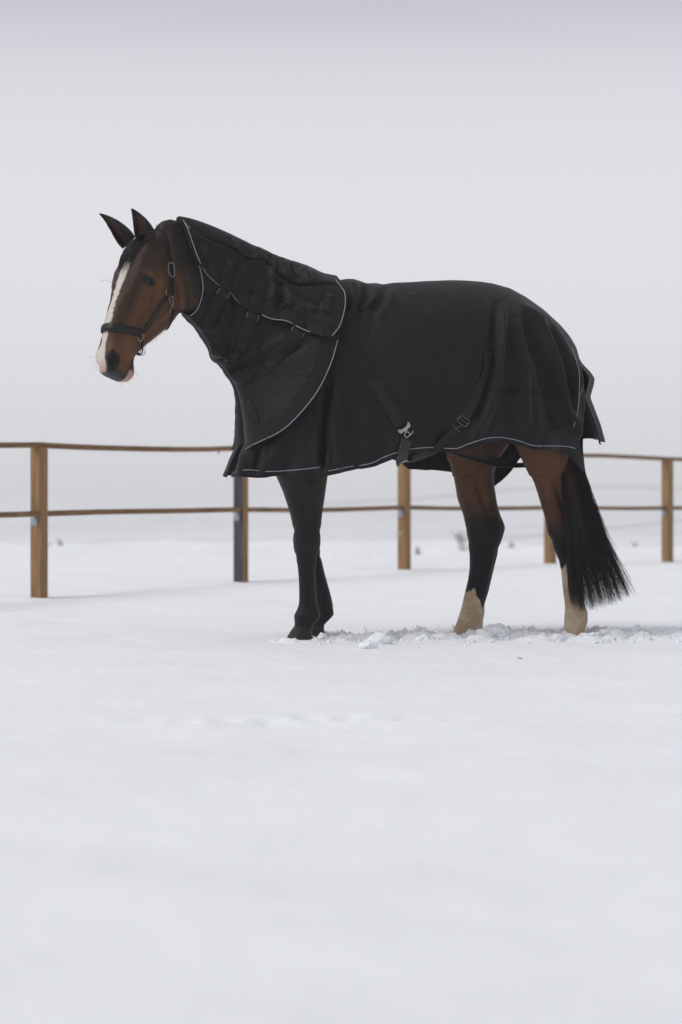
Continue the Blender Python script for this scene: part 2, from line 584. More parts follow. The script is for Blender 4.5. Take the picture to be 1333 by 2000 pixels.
# small hook under the top rail
hp = at_depth(np.array(427.), np.array(879.), np.array(18.12))
tube('hook', [hp, hp - UP * 0.012, hp - UP * 0.022 + [0.006, 0, 0], hp - UP * 0.03 + [0.0, 0, 0]], 0.005, M_DARKSTEEL, fence, 6)

# ------------------------------------------------------------------ far wire fence in the fog
wf = empty('wire_fence', (6.0, 42, -0.55), 'thin grey rope fence strung across the field in the fog', 'fence')
def wire(pxs, d0, d1):
    p = cr(pxs, 40)
    d = np.linspace(d0, d1, 40)
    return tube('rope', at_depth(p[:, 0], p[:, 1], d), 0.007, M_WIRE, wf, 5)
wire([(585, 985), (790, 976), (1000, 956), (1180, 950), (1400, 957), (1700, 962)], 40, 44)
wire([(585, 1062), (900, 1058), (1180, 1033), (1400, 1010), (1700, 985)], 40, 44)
for u, d in ((585, 40), (945, 41.4), (1700, 44)):
    b = at_depth(np.array(float(u)), np.array(HOR), np.array(float(d)))
    zt = at_depth(np.array(float(u)), np.array(948.), np.array(float(d)))[2]
    zg = float(ground_z(b[0], b[1], False))
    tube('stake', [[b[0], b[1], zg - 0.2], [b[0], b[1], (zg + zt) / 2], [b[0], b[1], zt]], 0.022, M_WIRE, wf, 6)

# ------------------------------------------------------------------ dry weeds on the bank
def weed(u, v, d, h, n, lean, label, twig=False):
    b = at_depth(np.array(float(u)), np.array(float(v)), np.array(float(d)))
    b[2] = float(ground_z(b[0], b[1], False)) - 0.02
    e = empty('bare_shrub' if twig else 'grass_tuft', b, label, 'shrub' if twig else 'grass')
    for k in range(n):
        a = random.uniform(-1, 1)
        hh = h * .8 * random.uniform(.5, 1)
        top = b + np.array([lean * hh + a * hh * .45, random.uniform(-.3, .3) * hh, hh])
        mid = (b + top) / 2 + np.array([a * .06 * hh, 0, .12 * hh])
        P = cr([b + [a * .05, random.uniform(-.05, .05), 0], mid, top], 8)
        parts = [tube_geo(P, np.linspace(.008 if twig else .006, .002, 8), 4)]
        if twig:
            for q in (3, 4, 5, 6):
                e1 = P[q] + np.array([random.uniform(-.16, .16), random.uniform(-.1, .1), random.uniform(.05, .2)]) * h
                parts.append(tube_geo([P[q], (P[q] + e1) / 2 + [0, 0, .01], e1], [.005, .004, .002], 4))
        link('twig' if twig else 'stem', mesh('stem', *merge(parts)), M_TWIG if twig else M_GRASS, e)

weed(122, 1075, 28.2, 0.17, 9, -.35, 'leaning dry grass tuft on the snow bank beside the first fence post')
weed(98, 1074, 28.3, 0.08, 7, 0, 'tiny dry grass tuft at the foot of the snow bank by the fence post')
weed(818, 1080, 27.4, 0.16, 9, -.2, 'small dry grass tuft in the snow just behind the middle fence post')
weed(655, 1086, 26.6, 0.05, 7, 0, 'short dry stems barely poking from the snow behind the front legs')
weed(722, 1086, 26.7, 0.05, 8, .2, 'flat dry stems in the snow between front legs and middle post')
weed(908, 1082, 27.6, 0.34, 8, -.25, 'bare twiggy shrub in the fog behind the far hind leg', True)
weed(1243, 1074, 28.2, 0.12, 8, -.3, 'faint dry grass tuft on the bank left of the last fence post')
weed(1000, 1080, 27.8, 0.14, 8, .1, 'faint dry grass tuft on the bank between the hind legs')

# ================================================================== HORSE
def leg_geo(left, right, w, ratio, v0, v1, n=64, wpath=None):
    """left/right: rows (v, u) of the leg's outline; horizontal elliptical rings"""
    rings = []
    L_v = np.array(left, float); R_v = np.array(right, float)
    for v in np.linspace(v0, v1, n):
        ul = np.interp(v, L_v[:, 0], L_v[:, 1]); ur = np.interp(v, R_v[:, 0], R_v[:, 1])
        ww = w if wpath is None else float(np.interp(v, wpath[0], wpath[1]))
        a = on_plane(np.array(ul), np.array(v), np.array(ww)); b = on_plane(np.array(ur), np.array(v), np.array(ww))
        c = (a + b) / 2
        h = np.linalg.norm(b - a) / 2
        rt = float(np.interp(v, ratio[0], ratio[1]))
        th = np.linspace(0, 2 * np.pi, 28, endpoint=False)
        ct, st = np.cos(th), np.sin(th)
        rings.append(c + h * (np.sign(ct) * np.abs(ct) ** .9)[:, None] * FWD + h * rt * (np.sign(st) * np.abs(st) ** .9)[:, None] * LAT)
    return rings_geo(rings)

NFL = [(840, 512), (929, 541), (960, 554.6), (998, 567), (1020, 572), (1037, 575), (1054, 574), (1075, 575.6), (1090, 578.5), (1103, 582), (1132, 584.6), (1160, 585.3), (1180, 585), (1192, 581), (1203, 577.7), (1214, 577), (1222, 574), (1233, 568.5), (1243, 563), (1251, 559), (1262, 556)]
NFR = [(840, 650), (929, 638.6), (964, 634), (1006, 628), (1044, 625), (1063, 625.5), (1078, 622), (1095, 618.5), (1111, 616.5), (1153, 617.6), (1175, 619), (1190, 622.5), (1203, 623.5), (1210, 621.5), (1224, 612), (1236, 608), (1244, 608.5), (1251, 610), (1262, 611)]
FFL = [(840, 545), (960, 570), (1040, 583), (1075, 588), (1121, 601), (1160, 611), (1185, 612), (1206, 606), (1220, 598), (1236, 590), (1250, 585)]
FFR = [(840, 640), (929, 630), (1006, 624), (1060, 623), (1075, 625), (1100, 629.5), (1121, 634.4), (1159, 645), (1178, 649.5), (1190, 650.5), (1201, 650), (1206.5, 644), (1218, 636.5), (1228, 633), (1241, 633.5), (1252, 635)]
FHL = [(760, 880), (850, 872), (886, 871.5), (912, 882.5), (941, 887), (972, 893.6), (1004, 906), (1035, 913), (1060, 915), (1082, 919), (1111, 918.8), (1133, 915.6), (1165, 907.7), (1185, 903.5), (1199, 899.5), (1215, 894.5), (1229, 888.8), (1245, 884)]
FHR = [(760, 1040), (850, 1004), (867, 994), (893, 975.5), (915, 966.5), (930, 962.5), (945, 961.5), (957, 964), (988, 970.8), (1008, 977), (1020, 982.5), (1029, 985.6), (1036, 985), (1042, 983), (1067, 975.5), (1095, 967.6), (1123, 961), (1155, 953.4), (1172, 948), (1182, 945), (1199, 943), (1224, 941), (1245, 942)]
NHL = [(760, 960), (850, 996), (867, 1007), (887, 1016), (915, 1029), (941, 1041.6), (982, 1057), (1010, 1066), (1024, 1069), (1040, 1071.5), (1050, 1075.5), (1073, 1084), (1095, 1093.6), (1117, 1098), (1149, 1101), (1180, 1105), (1192, 1105.5), (1205, 1104.6), (1231, 1104), (1245, 1102)]
NHR = [(760, 1085), (830, 1098), (881, 1108), (934, 1108), (970, 1114), (1000, 1126), (1024, 1137), (1036, 1139), (1050, 1137), (1080, 1134), (1110, 1137), (1150, 1139), (1180, 1140), (1195, 1144), (1208, 1146), (1215, 1146), (1224, 1142), (1232, 1140), (1245, 1141)]
rt_f = ([840, 930, 1010, 1060, 1110, 1170, 1200, 1225, 1250], [.5, .72, .85, .85, .72, .75, .78, .8, .95])
rt_h = ([760, 870, 930, 1000, 1040, 1090, 1150, 1190, 1215, 1240], [.42, .55, .58, .6, .62, .72, .75, .85, .9, 1.0])
body_parts = [
    leg_geo(NFL, NFR, .125, rt_f, 840, 1262),
    leg_geo(FFL, FFR, -.125, rt_f, 840, 1252),
    leg_geo(FHL, FHR, -.135, rt_h, 770, 1245),
    leg_geo(NHL, NHR, .135, rt_h, 770, 1245),
]
# trunk
tr = [(.82, 1.26, 1.02, .09), (.76, 1.36, .92, .16), (.65, 1.47, .86, .20), (.5, 1.56, .84, .225), (.29, 1.62, .85, .24), (0, 1.63, .90, .27), (-.2, 1.64, .96, .275), (-.4, 1.64, 1.0, .27), (-.6, 1.55, 1.0, .215), (-.72, 1.43, 1.0, .17), (-.8, 1.31, 1.02, .11), (-.84, 1.27, 1.08, .08)]
trd = cr(tr, 40)
rings = []
for s, zt, zb, hw in trd:
    th = np.linspace(0, 2 * np.pi, 40, endpoint=False)
    zc, hz = (zt + zb) / 2, (zt - zb) / 2
    rings.append(glo(s, hw * np.sign(np.cos(th)) * np.abs(np.cos(th)) ** .85, zc + hz * np.sin(th)))
body_parts.append(rings_geo(rings))
# neck
nk = [((650, 580), (515, 850), .13), ((560, 542), (475, 740), .10), ((475, 500), (440, 690), .088), ((405, 460), (404, 645), .084), ((352, 433), (374, 619), .084), ((326, 428.5), (354, 612), .080), ((306, 442), (336, 580), .068)]
rings = []
nkd = cr([(a[0], a[1], b[0], b[1], w) for a, b, w in nk], 30)
for ua, va, ub, vb, hw in nkd:
    A = on_plane(np.array(ua), np.array(va), np.array(0.)); B = on_plane(np.array(ub), np.array(vb), np.array(0.))
    c, h = (A + B) / 2, (A - B) / 2
    th = np.linspace(0, 2 * np.pi, 32, endpoint=False)
    wd = hw * (1 - 0.28 * np.sin(th))
    rings.append(c + np.sin(th)[:, None] * h + (np.cos(th) * wd)[:, None] * LAT)
body_parts.append(rings_geo(rings))

# head frame: face turned 45 degrees to the camera, nose line 17 degrees from upright, a slight roll
TH, PI_, RO = R(45), R(20.5), R(3.5)
f_h = np.array([-math.sin(TH), -math.cos(TH), 0]); l_h = np.array([math.cos(TH), -math.sin(TH), 0])
l_ax = l_h * math.cos(RO) + UP * math.sin(RO)
u_ax = UP * math.cos(RO) - l_h * math.sin(RO)
n_ax = f_h * math.cos(PI_) + u_ax * math.sin(PI_)
d_ax = -u_ax * math.cos(PI_) + f_h * math.sin(PI_)
H0 = at_depth(np.array(238.), np.array(540.), np.array(11.03))
def head(a, q, l):
    a, q, l = np.broadcast_arrays(np.asarray(a, float), np.asarray(q, float), np.asarray(l, float))
    return H0 + a[..., None] * d_ax - q[..., None] * n_ax + l[..., None] * l_ax
def unhead(P):
    d = np.asarray(P, float) - H0
    return d @ d_ax, -(d @ n_ax), d @ l_ax
# a, front, back, half widths at fractions 0.12 .3 .55 .8 of the depth
HS = [(-0.285, .135, .245, .040, .048, .050, .032),
      (-0.250, .085, .30, .062, .072, .072, .052),
      (-0.200, .045, .345, .076, .086, .085, .064),
      (-0.140, .016, .370, .086, .098, .091, .068),
      (-0.080, .004, .378, .092, .105, .094, .066),
      (-0.030, .000, .376, .098, .109, .095, .064),
      (0.009, -.001, .370, .097, .107, .095, .062),
      (0.056, -.003, .358, .080, .097, .093, .059),
      (0.103, -.006, .333, .064, .083, .086, .053),
      (0.150, -.010, .300, .053, .070, .075, .047),
      (0.196, -.012, .266, .047, .062, .065, .043),
      (0.243, -.010, .232, .045, .057, .058, .041),
      (0.281, -.008, .205, .045, .056, .055, .039),
      (0.313, -.005, .184, .047, .059, .056, .040),
      (0.346, -.002, .174, .052, .065, .060, .043),
      (0.383, .000, .182, .058, .070, .064, .048),
      (0.411, .006, .188, .058, .069, .062, .048),
      (0.435, .020, .184, .050, .060, .056, .044),
      (0.453, .042, .170, .038, .047, .045, .034),
      (0.465, .070, .140, .018, .022, .021, .014)]
HSd = cr(HS, 90)
rings = []
for a, qf, qb, w1, w2, w3, w4 in HSd:
    D = qb - qf
    prof = np.array([(0, 0), (.012, w1 * .5), (.04, w1 * .86), (.10, w1 * 1.0), (.3, w2), (.42, (w2 + w3) / 2), (.55, w3), (.68, (w3 * .62 + w4 * .42)), (.8, w4), (.93, w4 * .7), (1, 0)])
    cp = cr(prof, 22)
    q = np.r_[cp[:, 0], cp[-2:0:-1, 0]]; l = np.r_[cp[:, 1], -cp[-2:0:-1, 1]]
    rings.append(head(a, qf + q * D, l))
body_parts.append(rings_geo(rings))

V, F = merge(body_parts)
tmp = bpy.data.objects.new('tmp', mesh('tmp', V, F))
COL.objects.link(tmp)
bm = bmesh.new(); bm.from_mesh(tmp.data); bmesh.ops.recalc_face_normals(bm, faces=bm.faces); bm.to_mesh(tmp.data); bm.free()
md = tmp.modifiers.new('r', 'REMESH'); md.mode = 'VOXEL'; md.voxel_size = 0.0052
md = tmp.modifiers.new('s', 'SMOOTH'); md.factor = 0.5; md.iterations = 6
dg = bpy.context.evaluated_depsgraph_get()
hm = bpy.data.meshes.new_from_object(tmp.evaluated_get(dg))
bpy.data.objects.remove(tmp)
n = len(hm.vertices)
co = np.empty(n * 3, np.float32); hm.vertices.foreach_get('co', co); co = co.reshape(-1, 3).astype(float)
no = np.empty(n * 3, np.float32); hm.vertices.foreach_get('normal', no); no = no.reshape(-1, 3).astype(float)

# --- modelling of the face on the joined surface
ha, hq, hl = unhead(co)
al = np.abs(hl)
is_head = (ha < .55) & (ha > -.32) & (hq > -.1) & (hq < .36) & (al < .14)
def blob(a, q, l, ra, rq, rl, amp, dirn=None):
    d = ((ha - a) / ra) ** 2 + ((hq - q) / rq) ** 2 + ((al - l) / rl) ** 2
    k = np.where(is_head, amp * np.exp(-d * 1.6), 0)
    if dirn is None:
        return k[:, None] * no
    da, dq, dl = dirn
    return k[:, None] * (da * d_ax - dq * n_ax) + (k * np.sign(hl) * dl)[:, None] * l_ax
disp = np.zeros_like(co)
disp += blob(-.036, .062, .100, .020, .045, .05, .011)            # brow over the eye
disp += blob(.000, .082, .105, .018, .030, .05, -.010)            # eye hollow
disp += blob(.030, .082, .100, .012, .04, .05, .004)              # lower lid
disp += blob(-.078, .095, .09, .030, .035, .05, -.007)            # hollow above the eye
disp += blob(.09, .115, .085, .08, .016, .05, .011)               # facial crest
disp += blob(.15, .055, .06, .10, .030, .05, -.009)               # hollow beside the nose bone
disp += blob(.07, .23, .09, .11, .085, .06, .010)                 # cheek muscle
disp += blob(.19, .15, .06, .06, .035, .05, -.009)
qn_v = pl([(-.30, .12), (-.15, .19), (-.03, .268), (.05, .330), (.12, .385)], ha)
disp += (np.where(is_head & (ha > -.13) & (ha < .13), -.012 * np.exp(-((hq - qn_v - .016) / .013) ** 2), 0))[:, None] * no
disp += (np.where(is_head, .0035 * fbm(ha * 24 + 3, hq * 24 + hl * 9, 141, 3), 0))[:, None] * no
disp += blob(.395, .030, .052, .045, .030, .035, .009)             # flared nostril wing
disp += blob(.418, .030, .058, .030, .017, .040, -.026)            # nostril opening
disp += blob(.380, .026, .056, .020, .013, .035, -.012)
disp += blob(.452, .118, .050, .012, .012, .06, -.004)
disp += blob(.425, .126, .050, .030, .007, .06, -.010)             # mouth line
disp += blob(.385, .140, .050, .026, .007, .06, -.009)
disp += blob(.440, .05, .02, .03, .04, .05, .005)                  # upper lip
disp += blob(.415, .175, .0, .03, .03, .05, .007)                  # chin
co = co + disp
# tendon grooves, bony knees and hocks
ls, lw, lz = loc(co)
up_, vp_ = to_px(co)
legdisp = np.zeros(n)
for lft, rgt, sgn, v_lo, v_hi, hind_ in ((NFL, NFR, 1, 940, 1240, 0), (FFL, FFR, -1, 940, 1240, 0), (FHL, FHR, -1, 930, 1225, 1), (NHL, NHR, 1, 930, 1225, 1)):
    lf, rg = np.array(lft, float), np.array(rgt, float)
    ul = np.interp(vp_, lf[:, 0], lf[:, 1]); ur = np.interp(vp_, rg[:, 0], rg[:, 1])
    x = (up_ - ul) / (ur - ul)
    on = (np.sign(lw) == sgn) & (vp_ > v_lo) & (vp_ < v_hi) & (lz < 1.0) & (x > -.15) & (x < 1.15) & ((ls > .2) if not hind_ else (ls <= .2))
    if hind_:
        g = -.016 * np.exp(-((x - .70 - .0009 * (vp_ - 990)) / .10) ** 2) * sstep(925, 960, vp_) * sstep(1025, 1000, vp_)
        g += .006 * np.exp(-((x - .45) / .25) ** 2 - ((vp_ - 1035) / 16) ** 2)
        g += -.006 * np.exp(-((x - .62) / .09) ** 2) * sstep(1060, 1085, vp_) * sstep(1180, 1160, vp_)
        g += .005 * np.exp(-((x - .82) / .10) ** 2) * sstep(1060, 1085, vp_) * sstep(1185, 1165, vp_)
        g += -.005 * np.exp(-((vp_ - 1058 - 12 * x) / 9) ** 2)
        g += .005 * np.exp(-((vp_ - 1196) / 10) ** 2) * (x > .4)
        g += .006 * np.sin(x * 9 + vp_ / 40) * sstep(1000, 940, vp_)
    else:
        g = -.007 * np.exp(-((x - .58) / .08) ** 2) * sstep(1095, 1110, vp_) * sstep(1190, 1172, vp_)
        g += .005 * np.exp(-((x - .80) / .10) ** 2) * sstep(1095, 1110, vp_) * sstep(1195, 1175, vp_)
        g += .006 * np.exp(-((x - .35) / .22) ** 2 - ((vp_ - 1056) / 14) ** 2)
        g += -.005 * np.exp(-((vp_ - 1086) / 7) ** 2)
        g += -.004 * np.exp(-((vp_ - 1036) / 6) ** 2)
        g += -.008 * np.exp(-((x - .38 - (vp_ - 930) * .0012) / .07) ** 2) * sstep(1040, 1005, vp_)
        g += .007 * np.exp(-((x - .66) / .15) ** 2) * sstep(1030, 980, vp_)
        g += .005 * np.exp(-((vp_ - 1203) / 9) ** 2)
        g += -.005 * np.exp(-((vp_ - 1222) / 6) ** 2)
    legdisp += np.where(on, g, 0)
co = co + no * legdisp[:, None]
hm.vertices.foreach_set('co', co.astype(np.float32).ravel())
hm.update()

# --- coat colours: a bay with black points, white blaze and hind socks
ls, lw, lz = loc(co)
nzf = fbm(co[:, 0] * 9 + co[:, 1] * 3, co[:, 2] * 9, 101, 4)
nzs = fbm(co[:, 0] * 60 + co[:, 1] * 33, co[:, 2] * 25, 111, 3)
brown = np.array([.092, .038, .0170]); dark = np.array([.024, .0140, .0092]); black = np.array([.0062, .0055, .0054])
warm = np.array([.165, .070, .028]); white = np.array([.60, .545, .475]); pink = np.array([.50, .30, .26])
colr = np.tile(brown, (n, 1))
def mixin(c, k):
    global colr
    k = np.clip(k, 0, 1)[:, None]
    colr = colr * (1 - k) + c * k
neckness = sstep(0, .022, hq - qn_v + .01 * nzf)
head_m = (1 - neckness) * is_head
mixin(dark, neckness * is_head * .85)
mixin(black, neckness * is_head * np.maximum(sstep(.05, .14, hq - qn_v), sstep(-.08, -.16, ha)) * .85)
# neck nearly black
mixin(dark, (~is_head) * (lz > 1.05) * .9)
mixin(black, (~is_head) * (lz > 1.2) * .65)
# face
mixin(dark, head_m * np.clip(.72 * sstep(.10, -.12, ha) + .8 * sstep(.085, .03, hq) * sstep(.36, .2, ha) + .5 * nzf, 0, .9))
mixin(warm, head_m * np.exp(-((ha - .335) / .08) ** 2 - ((hq - .09) / .055) ** 2) * .75)
mixin(warm, head_m * np.exp(-((ha + .005) / .06) ** 2 - ((hq - .145) / .03) ** 2) * .55)
mixin(warm, head_m * np.exp(-((ha - .01) / .10) ** 2 - ((hq - .31) / .05) ** 2) * .3)
mixin(warm, head_m * np.exp(-((ha + .030) / .012) ** 2 - ((hq - .07) / .03) ** 2) * .4)
eye_d = np.sqrt(((ha - .001) / .020) ** 2 + ((hq - .080) / .034) ** 2)
mixin(black, head_m * sstep(1.25, .8, eye_d) * (al > .05))
# muzzle skin
mz = head_m * sstep(.432, .448, ha + .012 * nzf - .10 * np.clip(hq - .06, 0, 1)) * (hq < .135)
mixin(np.array([.020, .0185, .019]), mz * .9)
nd = np.sqrt(((ha - .412) / .050) ** 2 + ((hq - .032 - .25 * (ha - .41)) / .028) ** 2)
mixin(black * .8, head_m * sstep(1.15, .8, nd + .25 * nzs) * (al > .025))
mouth = np.exp(-((hq - .126 - .35 * np.clip(.425 - ha, 0, .1)) / .009) ** 2) * sstep(.335, .365, ha)
mixin(black, head_m * mouth * .9)
lip = head_m * sstep(.405, .42, ha) * sstep(.128, .137, hq)
mixin(pink * 1.0, lip * .9)
# blaze (offset and half width down the face)
bc, bw = pl([(-.20, .008, 0), (-.085, .006, .012), (-.06, .004, .034), (-.02, .0, .034), (.04, -.004, .022), (.10, -.006, .016), (.15, -.006, .018), (.21, -.006, .020), (.28, -.005, .018), (.34, -.006, .022), (.375, -.010, .030), (.41, -.012, .038), (.44, -.014, .036), (.465, -.014, .0)], ha)
bz = (np.abs(hl - bc) - bw) + .013 * nzs + .006 * nzf
mixin(np.array([.11, .095, .088]), head_m * sstep(.010, .003, bz) * (hq < .09) * .8)
mixin(white, head_m * sstep(.003, -.003, bz) * (hq < .085))
mixin(pink, head_m * sstep(.003, -.006, bz) * sstep(.40, .44, ha + .01 * nzf) * (hq < .085) * .75)
mixin(np.array([.03, .028, .03]), head_m * sstep(.444, .452, ha + .008 * nzf) * (hq < .1) * .9)
# throat latch and jaw under edge a little lighter
# legs
legs = (lz < 1.05) & (~is_head)
front = legs & (ls > .2)
hind = legs & (ls <= .2)
mixin(dark * .85, front * sstep(.98, .86, lz + .06 * nzf))
mixin(black, front * sstep(.80, .60, lz + .10 * nzf))
hue = hind * 1.0
fa = np.where(lw < 0, ls + .36, ls + .815)
mixin(dark, hue * sstep(-.02, -.12, fa - .25 * (lz - .8) + .05 * nzf) * .55)
mixin(dark, hue * sstep(.66, .50, lz + .08 * nzf) * .9)
mixin(black, hue * sstep(.60, .42, lz + .10 * nzf + .35 * fa))
sock = lz - .035 * nzf - .022 * nzs - np.where(lw < 0, .215 + 1.1 * np.clip(fa, -.08, .06), .27 + .8 * np.clip(fa, -.08, .05)) + .022 * np.sin(fa * 90)
mixin(np.array([.50, .40, .295]) * (1 - .0), hue * sstep(.012, -.012, sock))
mixin(np.array([.36, .23, .13]), hue * sstep(0, -.02, sock) * np.clip(.35 + 1.4 * fbm(co[:, 0] * 22, co[:, 2] * 11, 131, 3), 0, .6))
mixin(np.array([.022, .019, .018]), front * sstep(.052, .046, lz))
at = hm.attributes.new('coat', 'FLOAT_COLOR', 'POINT')
at.data.foreach_set('color', np.c_[colr, np.ones(n)].astype(np.float32).ravel())
hm.materials.clear()

horse = empty('horse', glo(-.05, 0, 0), 'dark bay horse with white blaze and hind socks standing in snow, head turned', 'horse')
body = link('body', hm, M_COAT, horse)
bvh_h = bvh_of([hm])

# eyes
for sg in (1, -1):
    c = head(.001, .080, sg * .0800)
    th = np.linspace(0, np.pi, 14)
    rg = []
    for t in th:
        p = np.linspace(0, 2 * np.pi, 20, endpoint=False)
        rr = max(math.sin(t), 1e-3)
        rg.append(c + .0275 * (rr * .74 * np.cos(p)[:, None] * d_ax + rr * 1.0 * np.sin(p)[:, None] * n_ax + math.cos(t) * 1.0 * sg * l_ax))
    link('eye', mesh('eye', *rings_geo(rg)), M_EYE, horse)
    # upper lid fold
    lidp = [head(.010 - .027 * math.cos(x), .080 + .036 * math.sin(x), sg * (.1015 - .012 * math.sin(x) ** 2)) for x in np.linspace(-1.35, 1.35, 14)]
    tube('eyelid', lidp, np.interp(np.linspace(0, 1, 14), [0, .5, 1], [.003, .0085, .003]), mat('lid_skin', (.018, .013, .011), .5, .25), horse)

# ears
def ear(base_px, tip_px, depth, width, openv, hookv, name='ear'):
    B = at_depth(np.array(float(base_px[0])), np.array(float(base_px[1])), np.array(depth))
    T_ = at_depth(np.array(float(tip_px[0])), np.array(float(tip_px[1])), np.array(depth - .01))
    ax = T_ - B; L = np.linalg.norm(ax); ax /= L
    o = np.array(openv, float); o -= ax * (o @ ax); o /= np.linalg.norm(o)
    sd = np.cross(ax, o)
    nr, ns = 26, 22
    P = np.zeros((nr, ns, 3))
    for i, t in enumerate(np.linspace(0, 1, nr)):
        r = width * np.interp(t, [0, .15, .35, .6, .8, .93, 1], [.94, 1.0, .90, .66, .39, .17, .02])
        span = R(np.interp(t, [0, .2, .6, 1], [165, 132, 100, 75]))
        c = B + ax * L * t + o * (hookv * t ** 3) - o * .006 * math.sin(t * 3)
        th = np.linspace(-span, span, ns)
        P[i] = c - o * (r * np.cos(th) * .72)[:, None] + sd * (r * np.sin(th))[:, None]
    me = quad_mesh(name, P.reshape(-1, 3), grid_faces(nr, ns))
    # black rim and back, brown inside
    c = np.zeros((nr, ns, 4)); c[..., 3] = 1
    c[..., :3] = black
    o_ = link(name, me, M_COAT, horse)
    tt = np.linspace(0, 1, nr)[:, None] * np.ones(ns); e = np.abs(np.linspace(-1, 1, ns))[None] * np.ones((nr, 1))
    inner = (sstep(.93, .80, e) * sstep(.90, .74, tt) * .9)
    outer = .35 * sstep(.6, 0, tt)
    colin = black * (1 - inner[..., None]) + np.array([.070, .040, .026]) * inner[..., None]
    colout = black * (1 - outer[..., None]) + dark * outer[..., None]
    # two skins a few millimetres apart, joined at the rim
    nrm = np.cross(np.gradient(P, axis=0), np.gradient(P, axis=1)); nrm /= np.linalg.norm(nrm, axis=2)[..., None] + 1e-9
    if np.mean((nrm * (P - (B + ax * L * .5))).sum(2)) < 0: nrm = -nrm
    Po = P + nrm * .005
    V = np.vstack([P.reshape(-1, 3), Po.reshape(-1, 3)])
    q = grid_faces(nr, ns)
    N0 = nr * ns
    side = []
    for i in range(nr - 1):
        side.append((i * ns, (i + 1) * ns, (i + 1) * ns + N0, i * ns + N0))
        side.append((i * ns + ns - 1, i * ns + ns - 1 + N0, (i + 1) * ns + ns - 1 + N0, (i + 1) * ns + ns - 1))
    for j in range(ns - 1):
        b = (nr - 1) * ns
        side.append((b + j, b + j + 1, b + j + 1 + N0, b + j + N0))
    me2 = quad_mesh(name, V, np.vstack([q, q[:, ::-1] + N0, np.array(side)]))
    a_ = me2.attributes.new('coat', 'FLOAT_COLOR', 'POINT')
    cc = np.c_[np.vstack([colin.reshape(-1, 3), colout.reshape(-1, 3)]), np.ones(2 * N0)]
    a_.data.foreach_set('color', cc.astype(np.float32).ravel())
    me2.materials.append(M_COAT)
    o_.data = me2
    me2.polygons.foreach_set('use_smooth', np.ones(len(me2.polygons), bool))
    # soft hair inside the ear
    S = []
    for k in range(70):
        i = random.randint(1, 15); j = random.choice([random.randint(1, 5), random.randint(ns - 6, ns - 2)])
        p = P[i, j]
        e1 = p + o * random.uniform(.010, .022) + ax * random.uniform(.012, .03) + (P[i, ns // 2] - p) * .25
        S.append(cr([p, (p + e1) / 2 + o * .004, e1], 5))
    strands('ear_hair', np.array(S), np.array([.0009, .0009, .0008, .0006, .0003]), M_HAIRB, o_)
    return o_
ear((288, 470), (260, 408), 11.10, .050, f_h * .95 + l_h * .02 + UP * .05, .010)
ear((252, 474), (198, 416), 11.22, .047, f_h * .9 - l_h * .22 - UP * .15, .012)

# forelock
S = []
for k in range(420):
    l0 = random.gauss(0, .030); a0 = random.uniform(-.262, -.20)
    a1 = random.gauss(-.085, .035); l1 = l0 * 1.0 - .012 + random.gauss(0, .014)
    qf0 = pl([(r_[0], r_[1]) for r_ in HS], a0); qf1 = pl([(r_[0], r_[1]) for r_ in HS], a1)
    am = (a0 + a1) / 2; qfm = pl([(r_[0], r_[1]) for r_ in HS], am)
    b = lambda l: .9 * l * l / .1
    S.append(cr([head(a0, qf0 + b(l0) + .004, l0), head(am, qfm + b((l0 + l1) / 2) - .016 - random.random() * .010, (l0 + l1) / 2 + random.gauss(0, .006)), head(a1, qf1 + b(l1) - .007 - random.random() * .008, l1)], 9))
strands('forelock', np.array(S), np.linspace(.0017, .0005, 9), M_HAIR, horse)
# short mane wisps in front of the rug
S = []
for k in range(40):
    u0 = random.uniform(306, 322); v0 = np.interp(u0, [306, 325, 345], [448, 434, 430])
    p = on_plane(np.array(u0), np.array(v0 + 4.), np.array(random.gauss(0, .012)))
    e1 = p + np.array([random.uniform(-.02, .03), random.uniform(-.03, 0), random.uniform(-.03, .028)])
    S.append(cr([p, (p + e1) / 2 + UP * .012, e1], 6))
strands('mane', np.array(S), np.linspace(.0014, .0004, 6), M_HAIR, horse)
# whiskers and chin hairs
S = []
def px_hair(pxs, dep):
    p = np.array(pxs, float)
    return cr(at_depth(p[:, 0], p[:, 1], np.full(len(p), dep)), 7)
for k in range(26):
    a, q, l = random.uniform(.37, .445), random.uniform(.12, .18), random.choice([-1, 1, 1]) * random.uniform(.01, .04)
    p = head(a, q, l)
    e1 = p + d_ax * random.uniform(.01, .05) - n_ax * random.uniform(.005, .05) + l_ax * math.copysign(random.uniform(.005, .03), l)
    S.append(cr([p, (p + e1) / 2 + d_ax * .004, e1], 7))
for k in range(14):
    a, q, l = random.uniform(.38, .44), random.uniform(.0, .04), random.choice([-1, 1]) * random.uniform(.02, .05)
    p = head(a, q, l)
    e1 = p + d_ax * random.uniform(-.01, .03) + n_ax * random.uniform(.01, .035) + l_ax * math.copysign(random.uniform(.01, .035), l)
    S.append(cr([p, (p + e1) / 2 + d_ax * .004, e1], 7))
for sg in (1, -1):
    for k in range(4):
        if sg > 0: continue
        p = head(-.01 + .02 * k / 3, .03, sg * .092)
        e1 = p + n_ax * random.uniform(.03, .055) + l_ax * sg * random.uniform(.02, .05) - d_ax * random.uniform(-.03, .02)
        S.append(cr([p, (p + e1) / 2 - d_ax * .006, e1], 7))
strands('whiskers', np.array(S), np.linspace(.00042, .0002, 7), M_WHISKER, horse)
S = []
